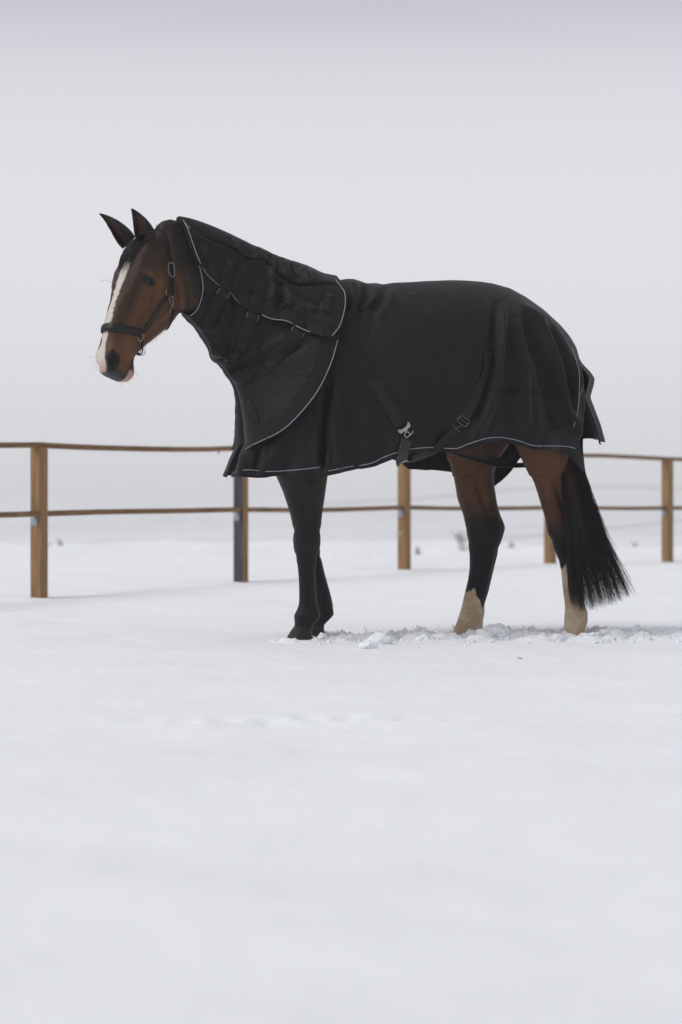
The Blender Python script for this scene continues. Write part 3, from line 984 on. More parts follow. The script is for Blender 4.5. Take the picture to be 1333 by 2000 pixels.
for k in range(90):      # winter fringe under the jaw
    a = random.uniform(.12, .31); qb = pl([(r_[0], r_[2]) for r_ in HS], a)
    p = head(a, qb - .004, random.gauss(0, .012))
    e1 = p - n_ax * random.uniform(.004, .016) + d_ax * random.uniform(.002, .012)
    S.append(cr([p, (p + e1) / 2 + d_ax * .002, e1], 4))
strands('jaw_hair', np.array(S), np.linspace(.0005, .0002, 4), M_HAIRB, horse)

# tail
TL = [(700, 1108), (800, 1100), (881, 1093), (919, 1096), (982, 1100), (1029, 1104), (1092, 1106), (1155, 1112), (1200, 1121)]
TR = [(700, 1136), (800, 1138), (881, 1136), (925, 1141), (966, 1153), (1007, 1166), (1045, 1179), (1079, 1193), (1117, 1211), (1155, 1229), (1200, 1246)]
S, RR = [], []
NK = 22
for k in range(5400):
    x = random.random() ** 1.2
    if random.random() < .03: x = 1 + random.uniform(0, .10)
    vend = np.interp(x, [0, .12, .3, .6, 1.1], [1180, 1196, 1193, 1186, 1160]) - abs(random.gauss(0, 13)) - (random.random() ** 3.2) * 150
    if random.random() < .12: vend = min(vend + random.uniform(0, 10), 1204)
    v = np.linspace(790, vend, NK)
    ul = np.interp(v, *np.array(TL, float).T); ur = np.interp(v, *np.array(TR, float).T)
    prog = np.linspace(0, 1, NK)
    cl = (math.floor(x * 90) + .5 + .6 * math.sin(math.floor(x * 90) * 7.3)) / 90
    xc = x + random.gauss(0, .012) * prog
    xx = .5 + (xc - .5) * np.linspace(.9, 1.0, NK) + .012 * np.sin(v / 55 + cl * 40) * prog + .012 * np.sin(v / random.uniform(30, 60) + random.uniform(0, 6))
    u = ul + (ur - ul) * xx
    # lies in front of the near leg's back edge where it overlaps it
    thick = random.gauss(0, 1)
    front_ = np.interp(x, [0, .35, .6, 1], [.235, .215, .16, .09])
    w = np.interp(v, [790, 880, 1000, 1200], [0.10, .5, .9, 1.0]) * front_ + thick * .02 * np.interp(v, [790, 1000, 1200], [.6, 1, 1.2])
    w = np.maximum(w, np.where(x < .5, .0, -.1))
    S.append(on_plane(u, v, w)); RR.append(np.linspace(1, .2, NK) * random.uniform(.0005, .0011))
S, RR = np.array(S), np.array(RR)
pick = rng.random(len(S)) < .16
strands('tail', S[~pick], RR[~pick], M_HAIR, horse)
strands('brown_tail_strands', S[pick], RR[pick], mat('dark_brown_hair', (.020, .014, .011), .4, .5), horse)
S = []
for k in range(60):       # sun-bleached strands
    x = random.gauss(.28, .1)
    v = np.linspace(880, random.uniform(980, 1120), NK)
    ul = np.interp(v, *np.array(TL, float).T); ur = np.interp(v, *np.array(TR, float).T)
    S.append(on_plane(ul + (ur - ul) * (x + .05 * np.linspace(0, 1, NK)), v, np.interp(v, [880, 1000, 1200], [.6, .95, 1.0]) * .25))
strands('bleached_tail_strands', np.array(S), np.linspace(.0011, .0004, NK), M_HAIRB, horse)
S = []
for k in range(34):       # loose flyaway hairs
    v = np.linspace(920, random.uniform(1000, 1165), NK)
    ur = np.interp(v, *np.array(TR, float).T)
    S.append(on_plane(ur + np.linspace(0, random.uniform(2, 14), NK) + 3 * np.sin(v / 30 + k), v, np.full(NK, random.uniform(.02, .12))))
strands('flyaway_tail_hair', np.array(S), np.linspace(.0008, .0004, NK), M_HAIR, horse)

# ================================================================== RUG
TOP = [(0, 600, 556), (.075, 640, 552), (.13, 668, 546), (.155, 678, 544.5), (.175, 691, 544.5), (.20, 705, 549), (.222, 717, 553.5), (.255, 735, 552.5), (.282, 748, 555.5), (.325, 770, 552), (.38, 800, 551), (.44, 830, 549), (.53, 880, 547), (.58, 905, 547.5), (.645, 940, 550), (.69, 963, 553.5), (.755, 997, 563), (.815, 1028, 580), (.88, 1062, 604), (.945, 1096, 635.5), (.978, 1114, 657), (1, 1125, 676)]
HEM = [(0, 452, 932), (.028, 470, 928), (.068, 500, 927), (.138, 548, 930), (.19, 585, 928), (.238, 617, 923), (.262, 634, 929), (.268, 638, 930), (.32, 672, 922), (.362, 701, 915.5), (.37, 707, 916.5), (.408, 734, 911), (.432, 751, 903), (.46, 771, 896), (.51, 805, 885), (.555, 836, 882), (.605, 871, 883.5), (.638, 894, 884), (.66, 908, 878), (.72, 951, 865), (.752, 974, 862.5), (.79, 1000, 866), (.823, 1022, 872.5), (.852, 1042, 879), (.905, 1079, 879), (.945, 1100, 882), (.968, 1118, 895), (.98, 1130, 910), (.99, 1137, 920), (1, 1144, 921)]
WW = [(0, .012), (.01, .065), (.03, .115), (.06, .165), (.10, .21), (.15, .245), (.21, .27), (.28, .285), (.4, .315), (.52, .33), (.65, .33), (.78, .322), (.86, .30), (.92, .275), (.96, .25), (1, .215)]
NI, NJ = 330, 170
ii = np.linspace(0, 1, NI)
jj = np.linspace(0, 1, NJ) ** 1.35
tu, tv = pl(TOP, ii); hu, hv = pl(HEM, ii)
def sm1(a, it):
    a = a.copy()
    for _ in range(it): a[1:-1] = .25 * a[:-2] + .5 * a[1:-1] + .25 * a[2:]
    return a
tu, tv = sm1(tu, 12), sm1(tv, 6); hu, hv = sm1(hu, 4), sm1(hv, 4)
Wc = sm1(pl(WW, ii), 12)
I2, J2 = np.meshgrid(ii, jj, indexing='ij')
t0 = pl([(0, .5), (.3, .46), (.6, .42), (.8, .50), (1, .55)], ii)[:, None]
prof = np.sqrt(np.clip(1 - (1 - np.clip(J2 / t0, 0, 1)) ** 2.15, 0, 1))
U = tu[:, None] + (hu - tu)[:, None] * J2
Vv = tv[:, None] + (hv - tv)[:, None] * J2
# rump columns follow the rounded rear edge
rear = pl([(0, 0), (.25, 8.5), (.45, 10), (.6, 4), (.72, -8), (.85, -6), (1, 0)], J2)
U = U + rear * sstep(.82, 1, I2)
Wm = Wc[:, None] * prof
Wm = Wm + (0.02 * np.sin(I2 * 30) + .012 * np.sin(I2 * 71 + 1)) * sstep(.72, 1, J2) * sstep(.02, .1, I2)
Wm = Wm - .035 * sstep(.45, .75, J2) * sstep(.35, .5, I2) * sstep(.72, .6, I2)       # tuck under the belly
Wm = Wm + .03 * sstep(.6, 1, J2) * sstep(.06, 0.02, I2)

# folds of the near side: (pixel path, half width px, height m)
def folds(U, V, strokes):
    D = np.zeros(U.shape)
    for pts, wd, amp in strokes:
        p = cr(pts, 26)
        best = np.full(U.shape, 1e9); par = np.zeros(U.shape)
        for k in range(len(p) - 1):
            a, b = p[k], p[k + 1]
            e = b - a; L2 = e @ e + 1e-9
            t = np.clip(((U - a[0]) * e[0] + (V - a[1]) * e[1]) / L2, 0, 1)
            d = (U - a[0] - t * e[0]) ** 2 + (V - a[1] - t * e[1]) ** 2
            m = d < best
            best = np.where(m, d, best); par = np.where(m, (k + t) / (len(p) - 1), par)
        x = best / (wd * 1.05) ** 2
        D += amp * np.exp(-x) * np.clip(np.minimum(par / .18, (1 - par) / .12), .0, 1) ** .8
    return D
RF = [
    # hindquarter drapery
    ([(970, 585), (966, 640), (961, 705), (945, 770), (925, 830)], 7, -.016),
    ([(984, 588), (979, 650), (972, 715), (958, 790), (935, 850)], 8, .016),
    ([(1012, 590), (1050, 632), (1076, 692), (1100, 770), (1128, 858)], 9, .020),
    ([(1016, 612), (1050, 690), (1072, 765), (1090, 840)], 13, -.017),
    ([(1038, 596), (1088, 658), (1114, 712), (1128, 770)], 8, .012),
    ([(1060, 625), (1100, 690), (1112, 750), (1118, 820)], 8, -.012),
    ([(1005, 600), (1022, 690), (1026, 780), (1030, 850)], 10, .012),
    ([(995, 640), (1000, 740), (990, 830)], 10, -.010),
    ([(1040, 690), (1046, 770), (1050, 860)], 9, .008),
    ([(1118, 690), (1128, 740), (1122, 800), (1132, 860)], 6, .008),
    ([(936, 560), (933, 640), (934, 720)], 3, -.004),
    ([(903, 560), (900, 640), (905, 700)], 3, -.002),
    # withers
    ([(686, 546), (692, 570), (686, 612)], 9, .016),
    ([(712, 555), (714, 580), (702, 612)], 6, -.016),
    ([(732, 556), (736, 575), (722, 594), (704, 604)], 6, .014),
    ([(750, 556), (744, 580), (728, 610)], 7, -.009),
    ([(775, 562), (762, 590), (738, 625)], 10, .007),
    # shoulder pleat
    ([(645, 745), (637, 800), (632, 860), (630, 925)], 5, -.030),
    ([(660, 735), (650, 800), (652, 870), (664, 925)], 8, .022),
    ([(650, 770), (648, 850), (650, 915)], 4, -.014),
    ([(672, 760), (690, 830), (710, 905)], 9, -.010),
    ([(620, 790), (618, 860), (616, 915)], 7, .010),
    # lower front skirt
    ([(508, 868), (504, 895), (498, 926)], 5, -.016),
    ([(520, 870), (516, 900), (514, 926)], 6, .012),
    ([(478, 884), (474, 905), (470, 925)], 6, .012),
    ([(462, 880), (460, 905), (456, 928)], 5, -.008),
    ([(560, 870), (552, 900), (549, 928)], 8, .006),
    # belly
    ([(640, 700), (700, 790), (730, 850), (748, 890)], 14, .008),
    ([(690, 700), (760, 800), (800, 850)], 14, -.006),
    ([(870, 760), (850, 820), (815, 862)], 14, -.008),
    ([(930, 740), (905, 800), (880, 830)], 10, .007),
    ([(955, 800), (930, 850), (915, 870)], 8, .008),
    ([(968, 810), (950, 852)], 7, -.007),
    ([(740, 600), (800, 690), (900, 720)], 40, .005),
    ([(650, 690), (700, 720), (760, 735)], 10, -.003),
]
def seam(pts, amp=-.0035, wd=1.7):
    return (pts, wd, amp)
RF += [seam([(660, 776), (760, 784), (860, 776), (925, 762), (979, 763), (1022, 764), (1060, 770), (1099, 774)], -.0045)]
D = (1.3 + 1.1 * sstep(950, 985, U)) * folds(U, Vv, RF)
def crease(u, v, seed):
    n_ = fbm(u, v, seed, 3)
    return np.exp(-(n_ / .07) ** 2) * sstep(-.1, .25, vnoise(u * .6 + 7, v * .6, seed + 9))
D += .004 * crease((U + Vv * .3) / 60, (Vv - U * .2) / 90, 401) * sstep(.02, .1, J2)
D += .006 * fbm(U / 42, Vv / 70, 201, 4) + .0035 * fbm(U / 16, Vv / 26, 207, 3)
P = on_plane(U, Vv, Wm)
def gnormal(P):
    N = np.cross(np.gradient(P, axis=0), np.gradient(P, axis=1))
    return N / (np.linalg.norm(N, axis=2)[..., None] + 1e-12)
N = gnormal(P)
if (N * LAT).sum(2).mean() < 0: N = -N
edge_fade = np.clip(J2 / .06, 0, 1)
Pn = P + N * (D * np.clip(J2 / .03, 0, 1))[..., None]
# far side: mirror image, its own hang
s_, w_, z_ = loc(P)
kk = pl([(-1, 0), (-.72, 0.0), (-.69, .03), (-.65, .15), (-.61, .22), (-.56, .26), (-.5, .25), (-.35, .19), (-.22, .145), (-.12, .09), (0, .03), (.9, 0)], s_[:, -1])[:, None]
kk = sm1(kk[:, 0], 4)[:, None]
zt_ = z_[:, :1]
zf = zt_ - (zt_ - z_) * (1 + kk * sstep(.3, 1, J2))
Pf = glo(s_, -w_ * (1 - .06 * J2), zf)
Nf = gnormal(Pf)
if (Nf * -LAT).sum(2).mean() < 0: Nf = -Nf
Df = .014 * fbm(s_ * 7 + 40, zf * 3, 221, 4)
Pf = Pf + Nf * (Df * np.clip(J2 / .06, 0, 1))[..., None]
Pn[:, 0] = P[:, 0]; Pf[:, 0] = P[:, 0]
full = np.concatenate([Pf[:, :0:-1], Pn], 1)
def shell(name, G, m, parent, th=.006, flip=False):
    q = grid_faces(G.shape[0], G.shape[1])
    me = quad_mesh(name, G.reshape(-1, 3), q[:, ::-1] if flip else q)
    o = link(name, me, m, parent)
    md = o.modifiers.new('thickness', 'SOLIDIFY')
    md.thickness = th; md.offset = -1
    return o
def outward_flip(G, ref):
    Nn = gnormal(G)
    return (Nn * (G - ref)).sum(2).mean() < 0
rug = empty('horse_rug', glo(-.05, 0, 0), 'black canvas turnout rug covering the horse from shoulder to tail', 'horse rug')
fl = outward_flip(full, np.array(glo(-.05, 0, 1.1)))
rug_shell = shell('cover', full, M_RUG, rug, .006, fl)

# ------------------------------------------------------------------ neck cover
CREST = [(349, 427), (372, 431.5), (400, 441), (430, 453), (470, 472), (490, 482), (510, 490), (535, 502), (560, 511), (575, 515), (600, 524), (625, 536), (640, 540), (655, 543)]
UNDER = [(357, 611), (377, 632.6), (400, 661.6), (409, 682), (413, 697), (420, 706), (434, 715), (446, 733), (459, 752), (468, 781), (472, 803), (475, 826), (478.7, 880)]
FRONT = [(349, 427), (360, 445), (370, 474), (381, 507), (391, 539), (394.5, 565), (389.5, 592), (380, 608), (369, 615), (357, 611)]
BACK = [(655, 543), (668, 560), (676.5, 576), (677, 597), (671, 626), (663, 655), (661, 668), (654.5, 694), (641.6, 729), (619, 771), (580, 818), (548, 845.5), (500, 869), (478.7, 880)]
NA, NB = 210, 210
c_t, c_u, c_f, c_b = cr(CREST, NA), cr(UNDER, NA), cr(FRONT, NB), cr(BACK, NB)
a = np.linspace(0, 1, NA)[:, None, None]; b = np.linspace(0, 1, NB)[None, :, None]
C = (1 - b) * c_t[:, None] + b * c_u[:, None] + (1 - a) * c_f[None] + a * c_b[None]
C -= (1 - a) * (1 - b) * c_t[0] + a * (1 - b) * c_t[-1] + (1 - a) * b * c_u[0] + a * b * c_u[-1]
A2, B2 = np.broadcast_arrays(a[..., 0], b[..., 0])
Wn = pl([(0, .098), (.25, .112), (.45, .135), (.6, .17), (.75, .225), (.88, .275), (1, .30)], A2)
pw = pl([(0, 2.0), (.6, 2.0), (.8, 2.2), (1, 2.3)], A2)
shape = np.clip(1 - np.abs(2 * B2 - 1) ** pw, 0, 1) ** (1 / pw)
# blunt chest end, sharper crest
wn = Wn * shape
# keep it outside the rug below it
from mathutils.kdtree import KDTree
sub = (slice(None, None, 2), slice(None, None, 2))
ru, rv = to_px(Pn)
kd = KDTree(ru[sub].size)
for k, (x_, y_) in enumerate(zip(ru[sub].ravel(), rv[sub].ravel())):
    kd.insert((x_, y_, 0), k)
kd.balance()
rw = loc(Pn)[1][sub].ravel()
wr = np.zeros(wn.shape)
for i in range(NA):
    for j in range(0, NB):
        if C[i, j, 0] > 470:
            best = [r for r in kd.find_n((C[i, j, 0], C[i, j, 1], 0), 3)]
            if best[0][2] < 7:
                wr[i, j] = max(rw[b_[1]] for b_ in best) + .014
wr = np.where(B2 > .985, 0, wr)
for _ in range(10):
    wr[1:-1, 1:-1] = np.maximum(wr[1:-1, 1:-1], .0) * .5 + .125 * (wr[:-2, 1:-1] + wr[2:, 1:-1] + wr[1:-1, :-2] + wr[1:-1, 2:])
wn = np.maximum(wn, wr)
wn[:, 0] = 0; wn[:, -1] = np.minimum(wn[:, -1], .004)
NF = [
    # throat and chest wrinkles
    ([(388, 640), (410, 640), (440, 652)], 6, .006),
    ([(408, 690), (430, 690), (446, 700), (470, 694)], 6, .014),
    ([(414, 706), (434, 704), (446, 690)], 4, -.012),
    ([(425, 712), (450, 722), (490, 708)], 6, -.010),
    ([(436, 722), (452, 738), (470, 742), (500, 735)], 6, .010),
    ([(440, 664), (452, 690), (450, 715)], 5, -.008),
    ([(470, 700), (520, 680), (570, 650)], 9, .008),
    ([(480, 720), (540, 700), (600, 665)], 8, -.007),
    ([(455, 745), (468, 790), (474, 840), (478, 876)], 2.2, -.008),
    # straps pull
    ([(455, 575), (462, 600), (450, 640)], 7, -.008),
    ([(440, 605), (430, 640), (425, 670)], 8, .008),
    ([(505, 640), (520, 660), (505, 690)], 9, -.008),
    ([(560, 660), (545, 690), (520, 720)], 9, .007),
]
UF = [
    # crest panel ruffles
    ([(372, 446), (396, 465), (435, 481), (464, 499), (484, 510), (522, 515), (542, 539), (564, 552), (587, 560), (629, 559), (651, 561.5), (676, 571)], 2.2, -.009),
    ([(372, 452), (396, 471), (435, 487), (464, 505), (484, 516), (520, 521), (540, 545), (562, 558)], 5, .006),
    ([(498, 488), (502, 500), (494, 514)], 6, .008),
    ([(522, 498), (526, 512), (516, 524)], 5, -.010),
    ([(545, 508), (556, 530), (560, 548)], 6, .009),
    ([(566, 514), (575, 535), (590, 550)], 5, -.009),
    ([(592, 522), (600, 540), (610, 556)], 7, .006),
    ([(440, 462), (450, 480), (462, 492)], 6, .005),
    ([(536, 545), (552, 570), (545, 600), (556, 612)], 7, -.010),
    ([(545, 560), (566, 585), (590, 605), (620, 606)], 8, .011),
    ([(525, 530), (535, 560), (530, 590)], 6, .008),
    ([(575, 570), (600, 590), (630, 600)], 6, -.008),
    ([(548, 612), (552, 600), (566, 596), (575, 604)], 4, .009),
    ([(468, 520), (490, 540), (500, 570)], 8, .006),
    ([(432, 500), (448, 530), (450, 555)], 7, -.005),
    ([(395, 480), (410, 510), (430, 535)], 8, .005),
    ([(384, 470), (396, 500), (412, 525)], 4, -.005),
    ([(600, 620), (630, 630), (650, 640)], 7, .005),
    ([(480, 560), (500, 575), (520, 600)], 8, -.006),
]
Cu, Cv = C[..., 0], C[..., 1]
Dn = 1.8 * folds(Cu, Cv, NF) + .006 * crease((Cu + Cv * .6) / 52, (Cv - Cu * .7) / 26, 411) + .0055 * fbm(Cu / 46, Cv / 36, 301, 3) + .0012 * fbm(Cu / 13, Cv / 15, 307, 3)
Pk = on_plane(Cu, Cv, wn)
Nk = gnormal(Pk)
if (Nk * LAT).sum(2).mean() < 0: Nk = -Nk
fade = np.clip(B2 / .05, 0, 1) * np.clip((1 - B2) / .04, 0, 1)
Pkn = Pk + Nk * (Dn * fade)[..., None]
sk, wk, zk = loc(Pk)
Pkf = glo(sk, -wk, zk)
Nkf = gnormal(Pkf)
if (Nkf * -LAT).sum(2).mean() < 0: Nkf = -Nkf
Pkf = Pkf + Nkf * ((.012 * fbm(Cu / 30 + 90, Cv / 30, 311, 4)) * fade)[..., None]
Pkn[:, 0] = Pk[:, 0]; Pkf[:, 0] = Pk[:, 0]
ringN = np.concatenate([Pkf[:, ::-1], Pkn[:, 1:]], 1)      # far underside .. crest .. near underside
neck = empty('neck_cover', on_plane(np.array(470.), np.array(700.), np.array(0.)), 'black canvas neck cover with grey piping fastened round the horse\'s neck and chest', 'neck cover')
cneck = np.array(on_plane(np.array(500.), np.array(640.), np.array(0.)))
fl2 = outward_flip(ringN, cneck)
neck_o = shell('cover', ringN, M_RUG, neck, .006, fl2)

# upper flap that laps over the neck cover
EDGE = [(381, 507), (403, 532.6), (419, 550), (428.7, 558), (448, 570.6), (470.6, 594), (483.5, 603.5), (504.5, 613), (532, 625.5), (554.5, 627.7), (570.6, 634), (594.8, 647), (620, 655), (643, 660.6), (652, 657), (660, 648), (668, 633)]
ed = cr(EDGE, 300)
jb = np.zeros(NA)
for i in range(NA):
    d = np.hypot(Cu[i][:, None] - ed[:, 0], Cv[i][:, None] - ed[:, 1]).min(1)
    jb[i] = np.argmin(d) / (NB - 1)
    if i == 0: jb[i] = np.argmin(np.hypot(Cu[0] - 381, Cv[0] - 507)) / (NB - 1)
jb = sm1(jb, 6)
NFJ = 120
bb = np.linspace(0, 1, NFJ)[None] * jb[:, None]                # rows of the flap in neck b
def samp(G, bb):
    x = bb * (NB - 1); j0 = np.clip(np.floor(x).astype(int), 0, NB - 2); f = (x - j0)[..., None]
    ai = np.arange(NA)[:, None]
    return G[ai, j0] * (1 - f) + G[ai, j0 + 1] * f
Pb, Nb_ = samp(Pk, bb), samp(Nk, bb)
Nb_ /= np.linalg.norm(Nb_, axis=2)[..., None] + 1e-9
fu, fv = to_px(Pb)
DU = 1.8 * folds(fu, fv, UF) + .006 * crease((fu - fv * .3) / 26, (fv + fu * .5) / 48, 421) + .0055 * fbm(fu / 40, fv / 40, 321, 3) + .0012 * fbm(fu / 12, fv / 12, 327, 3)
lift = .016 + .006 * np.linspace(0, 1, NFJ)[None] ** 3
crest_fix = np.clip(bb / .04, 0, 1)
Pu = Pb + Nb_ * (lift + DU * crest_fix)[..., None]
# on the crest itself the flap lies straight above the neck
Pu[:, 0] = Pb[:, 0] + UP * .010
Pu[:, 1] = .5 * Pu[:, 0] + .5 * Pu[:, 2]
sf, wf_, zf_ = loc(Pu)
Puf = glo(sf, -np.abs(wf_), zf_)
flapG = np.concatenate([Puf[:, :0:-1], Pu], 1)
flap_o = shell('upper_flap', flapG, M_RUG, neck, .006, outward_flip(flapG, cneck))

# tail flap: hangs from the dock behind the rump
tf = [  # rows: (v, left u, right u, bow)
    (690, 1112, 1124), (708, 1114, 1133), (718, 1114, 1141), (728, 1116, 1150), (739, 1117, 1156.5), (748, 1117, 1156), (757, 1117, 1153.5), (768, 1116, 1150), (777, 1115, 1148), (792, 1114, 1153), (808, 1113, 1158.5), (828, 1112, 1165.5), (845, 1111, 1170), (857, 1110, 1173)]
tfd = cr(tf, 60)
G = np.zeros((60, 40, 3))
for i, (v, ul, ur) in enumerate(tfd):
    x = np.linspace(0, 1, 40)
    mid = on_plane(np.array(ur), np.array(v), np.array(0.))
    sm_, wm_, zm_ = loc(mid)
    half = .15 + .05 * i / 60
    th = np.linspace(-1, 1, 40)
    ww_ = half * th
    ss_ = sm_ + .10 * np.abs(th) ** 1.6 + .012 * np.sin(th * 9 + 1) * (i / 60)
    G[i] = glo(ss_, ww_, zm_ - .030 * (th > 0) * th * (i / 59) ** 4 + .004 * np.sin(th * 11) * (i / 60))
tail_flap = shell('tail_flap', G, M_RUG, rug, .005, outward_flip(G, np.array(glo(-.6, 0, 1.1))))

# ------------------------------------------------------------------ trim: piping, straps, buckles
bvh_rug = bvh_of([rug_shell.data])
bvh_all = bvh_of([rug_shell.data, neck_o.data, flap_o.data])
def piping(px, parent, bvh, name='piping', n=None, r=.0015, lift=.0010):
    p = cr(px, n or max(20, int(np.abs(np.diff(np.array(px), axis=0)).sum() / 4)))
    P, N = cast(bvh, p)
    P = smooth_rows(P + N * lift, 3)
    return tube(name, P, r, M_PIPE, parent, 6)

# outlines taken a little inside each edge so the line sits on the cloth
piping([(442, 914), (451, 923)], rug, bvh_rug, n=10)
piping([(452, 923.5), (470.6, 918.5), (496.5, 918), (516, 921), (564, 919), (600, 915.5), (626, 912)], rug, bvh_rug)
piping([(641, 920), (665, 915), (691, 910)], rug, bvh_rug)
piping([(702, 909.5), (728, 904), (748, 894), (779.6, 882.5), (805, 877), (836.6, 874), (871, 875.5), (893.7, 876), (908.5, 869.5), (930, 862), (951, 856), (974, 854), (999.7, 857.5), (1022.5, 864), (1042.5, 870.5), (1079.5, 871), (1108, 872), (1124, 876)], rug, bvh_rug)
piping([(1117.5, 679), (1126, 705), (1132, 728), (1132, 762), (1128, 805), (1121, 835)], rug, bvh_rug)

piping([(358, 433), (366, 447), (376.5, 476), (387.5, 507), (401.5, 532.5), (417.5, 549), (427.5, 556.5), (447, 569), (469.6, 592), (483, 602), (504, 611.5), (531.5, 623.5), (554.5, 626), (571, 632), (595.5, 645), (620, 653), (642, 658), (651, 654.5), (659, 645)], neck, bvh_all, lift=.006)
piping([(656, 547), (667, 561), (673.5, 571), (674.5, 580), (674.5, 597), (668.5, 624), (660, 644)], neck, bvh_all, lift=.002)
piping([(390, 519), (394.5, 539), (397, 565), (391.5, 592), (382, 609.5), (371, 617)], neck, bvh_all)
piping([(660, 664), (652, 694), (639, 728), (616.5, 770), (578.5, 816), (547, 843), (500, 866), (480, 877)], neck, bvh_all)
piping([(358, 430), (366, 441), (372, 446)], neck, bvh_all, n=8)

def strap(px, width_px, parent, bvh, name, m=M_WEB, th=.006, lift=.002, n=24, smooth=6):
    p = cr(px, n)
    P, N = cast(bvh, p)
    P, N = smooth_rows(P, smooth), smooth_rows(N, smooth + 3)
    wd = width_px / FPX * P[:, 1].mean()
    return link(name, mesh(name, *ribbon_geo(P, N, wd, th, lift)), m, parent), P, N

def box_from_quad(px, parent, bvh, name, m=M_VELCRO, th=.003):
    a, b, c, d = [np.array(q, float) for q in px]
    rings = []
    ax = cr([(a + b) / 2, (c + d) / 2], 8)
    return strap(ax, np.linalg.norm(a - b) * .9, parent, bvh, name, m, th, .002, 8)

# three fastening straps on the neck cover
z2 = lambda x, y: (290 + x / 3.1, 410 + y / 3.1)
S3 = [((502, 310), (472, 400), (456, 500), 17.5, (448, 512), (398, 610), (343, 712), 21),
      ((685, 445), (660, 540), (632, 640), 21, (630, 645), (592, 750), (557, 852), 21.5),
      ((912, 582), (908, 650), (906, 735), 22, (900, 750), (838, 830), (770, 912), 23)]
for (p0, p1, p2, w1, q0, q1, q2, w2) in S3:
    up, Pu_, Nu_ = strap([z2(*p0), z2(*p1), z2(*p2)], w1, neck, bvh_all, 'upper_strap', M_VELCRO)
    lo, Pl_, Nl_ = strap([z2(*q0), z2(*q1), z2(*q2)], w2, neck, bvh_all, 'lower_strap', M_VELCRO, .008, .004)
    # square ring joining both
    c = (Pu_[-1] + Pl_[0]) / 2 + Nl_[0] * .012
    T = Pl_[2] - Pl_[0]; T /= np.linalg.norm(T)
    S_ = np.cross(Nl_[0], T); S_ /= np.linalg.norm(S_)
    hw, hl_ = w2 / FPX * 11.2 / 2 * 1.0, .013
    loop = [c + S_ * x * hw + T * y * hl_ for x, y in ((-1, -1), (0, -1.0), (1, -1), (1.08, 0), (1, 1), (0, 1.0), (-1, 1), (-1.08, 0), (-1, -1))]
    tube('ring', cr(loop, 40), .0015, mat('grey_steel', (.26, .26, .26), .4, .5, metal=.9), neck, 6)
    bevel_box('keeper', c + T * .0 + Nl_[0] * .001, S_ * hw * .94, T * .0165, Nl_[0] * .0035, M_WEB, neck, .001, 1)
box_from_quad([z2(1075, 495), z2(1110, 530), z2(1100, 635), z2(1050, 610)], neck, bvh_all, 'hook_patch')
box_from_quad([z2(595, 1158), z2(637, 1140), z2(682, 1285), z2(640, 1302)], neck, bvh_all, 'hook_patch')

# belly straps on the rug
z4 = lambda x, y: (720 + x / 5.554, 720 + y / 5.554)
strap([z4(72, 140), z4(210, 390), z4(350, 620)], 22.5, rug, bvh_rug, 'front_belly_strap')
strap([(952, 690), (950, 722), (930, 772), (909, 817)], 18.5, rug, bvh_rug, 'rear_belly_strap')

def free_strap(pts, width, parent, name, up_hint, th=.004, m=M_WEB):
    P = cr(pts, 30)
    N = np.tile(np.asarray(up_hint, float), (30, 1))
    return link(name, mesh(name, *ribbon_geo(P, N, width, th)), m, parent)

# front buckle: flat steel hook plate
Pb1, Nb1 = cast(bvh_rug, [z4(375, 655), z4(405, 720)])
c0, n0 = Pb1[0], Nb1[0]
ex = np.array(on_plane(*[np.array(q) for q in z4(440, 610)], np.array(loc(c0)[1]))) - np.array(on_plane(*[np.array(q) for q in z4(310, 700)], np.array(loc(c0)[1])))
hx = np.linalg.norm(ex) / 2 * .88; ex /= np.linalg.norm(ex)
ey = np.cross(n0, ex); ey /= np.linalg.norm(ey)
if ey[2] > 0: ey = -ey
outl = [(-1, -.42), (-.88, -.10), (-.35, -.12), (.30, -.12), (.72, -.14), (.86, -.46), (1.02, -.55), (1.10, -.2), (1.02, .12), (.80, .30), (.42, .30), (.22, .42), (.12, .52), (-.12, .50), (-.2, .32), (-.5, .34), (-.82, .36), (-1.0, .12), (-1.08, -.2)]
pts = np.array([c0 + n0 * .010 + ex * x * hx + ey * y * hx for x, y in outl])
link('buckle', mesh('buckle', *rings_geo([pts, pts + n0 * .004])), M_STEEL, rug, smooth=False)
c1 = Pb1[1] + Nb1[1] * .012
loop = [c1 + ex * x * .012 + ey * y * .012 for x, y in ((-1, -.6), (0, -1), (1, -.6), (1, .4), (0, .9), (-1, .4), (-1, -.6))]
tube('link', cr(loop, 26), .0024, M_STEEL, rug, 6)
hook = [c1 + ey * .014 - ex * .030, c1 + ey * .010 - ex * .012, c1 + ey * .009 + ex * .012, c1 + ey * .006 + ex * .028, c1 + ey * .000 + ex * .034]
tube('hook_bar', cr(hook, 16), .0024, M_STEEL, rug, 6)
# its lower webbing falls over the hem and curls under
pa, na = cast(bvh_rug, [(793, 857), (790, 874)])
wl = float(loc(pa[1])[1]) + .02
drop = [pa[0] + na[0] * .010, on_plane(np.array(791.), np.array(874.), np.array(wl)), on_plane(np.array(787.), np.array(890.), np.array(wl + .005)), on_plane(np.array(783.5), np.array(901.), np.array(wl - .012)), on_plane(np.array(785.), np.array(903.), np.array(wl - .06)), on_plane(np.array(790.), np.array(900.), np.array(wl - .16)), on_plane(np.array(800.), np.array(897.), np.array(wl - .30))]
P = cr(drop, 40)
Nn = np.array([LAT * math.cos(k) - UP * math.sin(k) for k in np.interp(np.linspace(0, 1, 40), [0, .22, .42, .55, 1], [0, .1, .5, 1.45, 1.5])])
link('front_strap_end', mesh('front_strap_end', *ribbon_geo(P, Nn, .053, .004)), mat('shiny_webbing', (.013, .013, .014), .35, .5), rug)

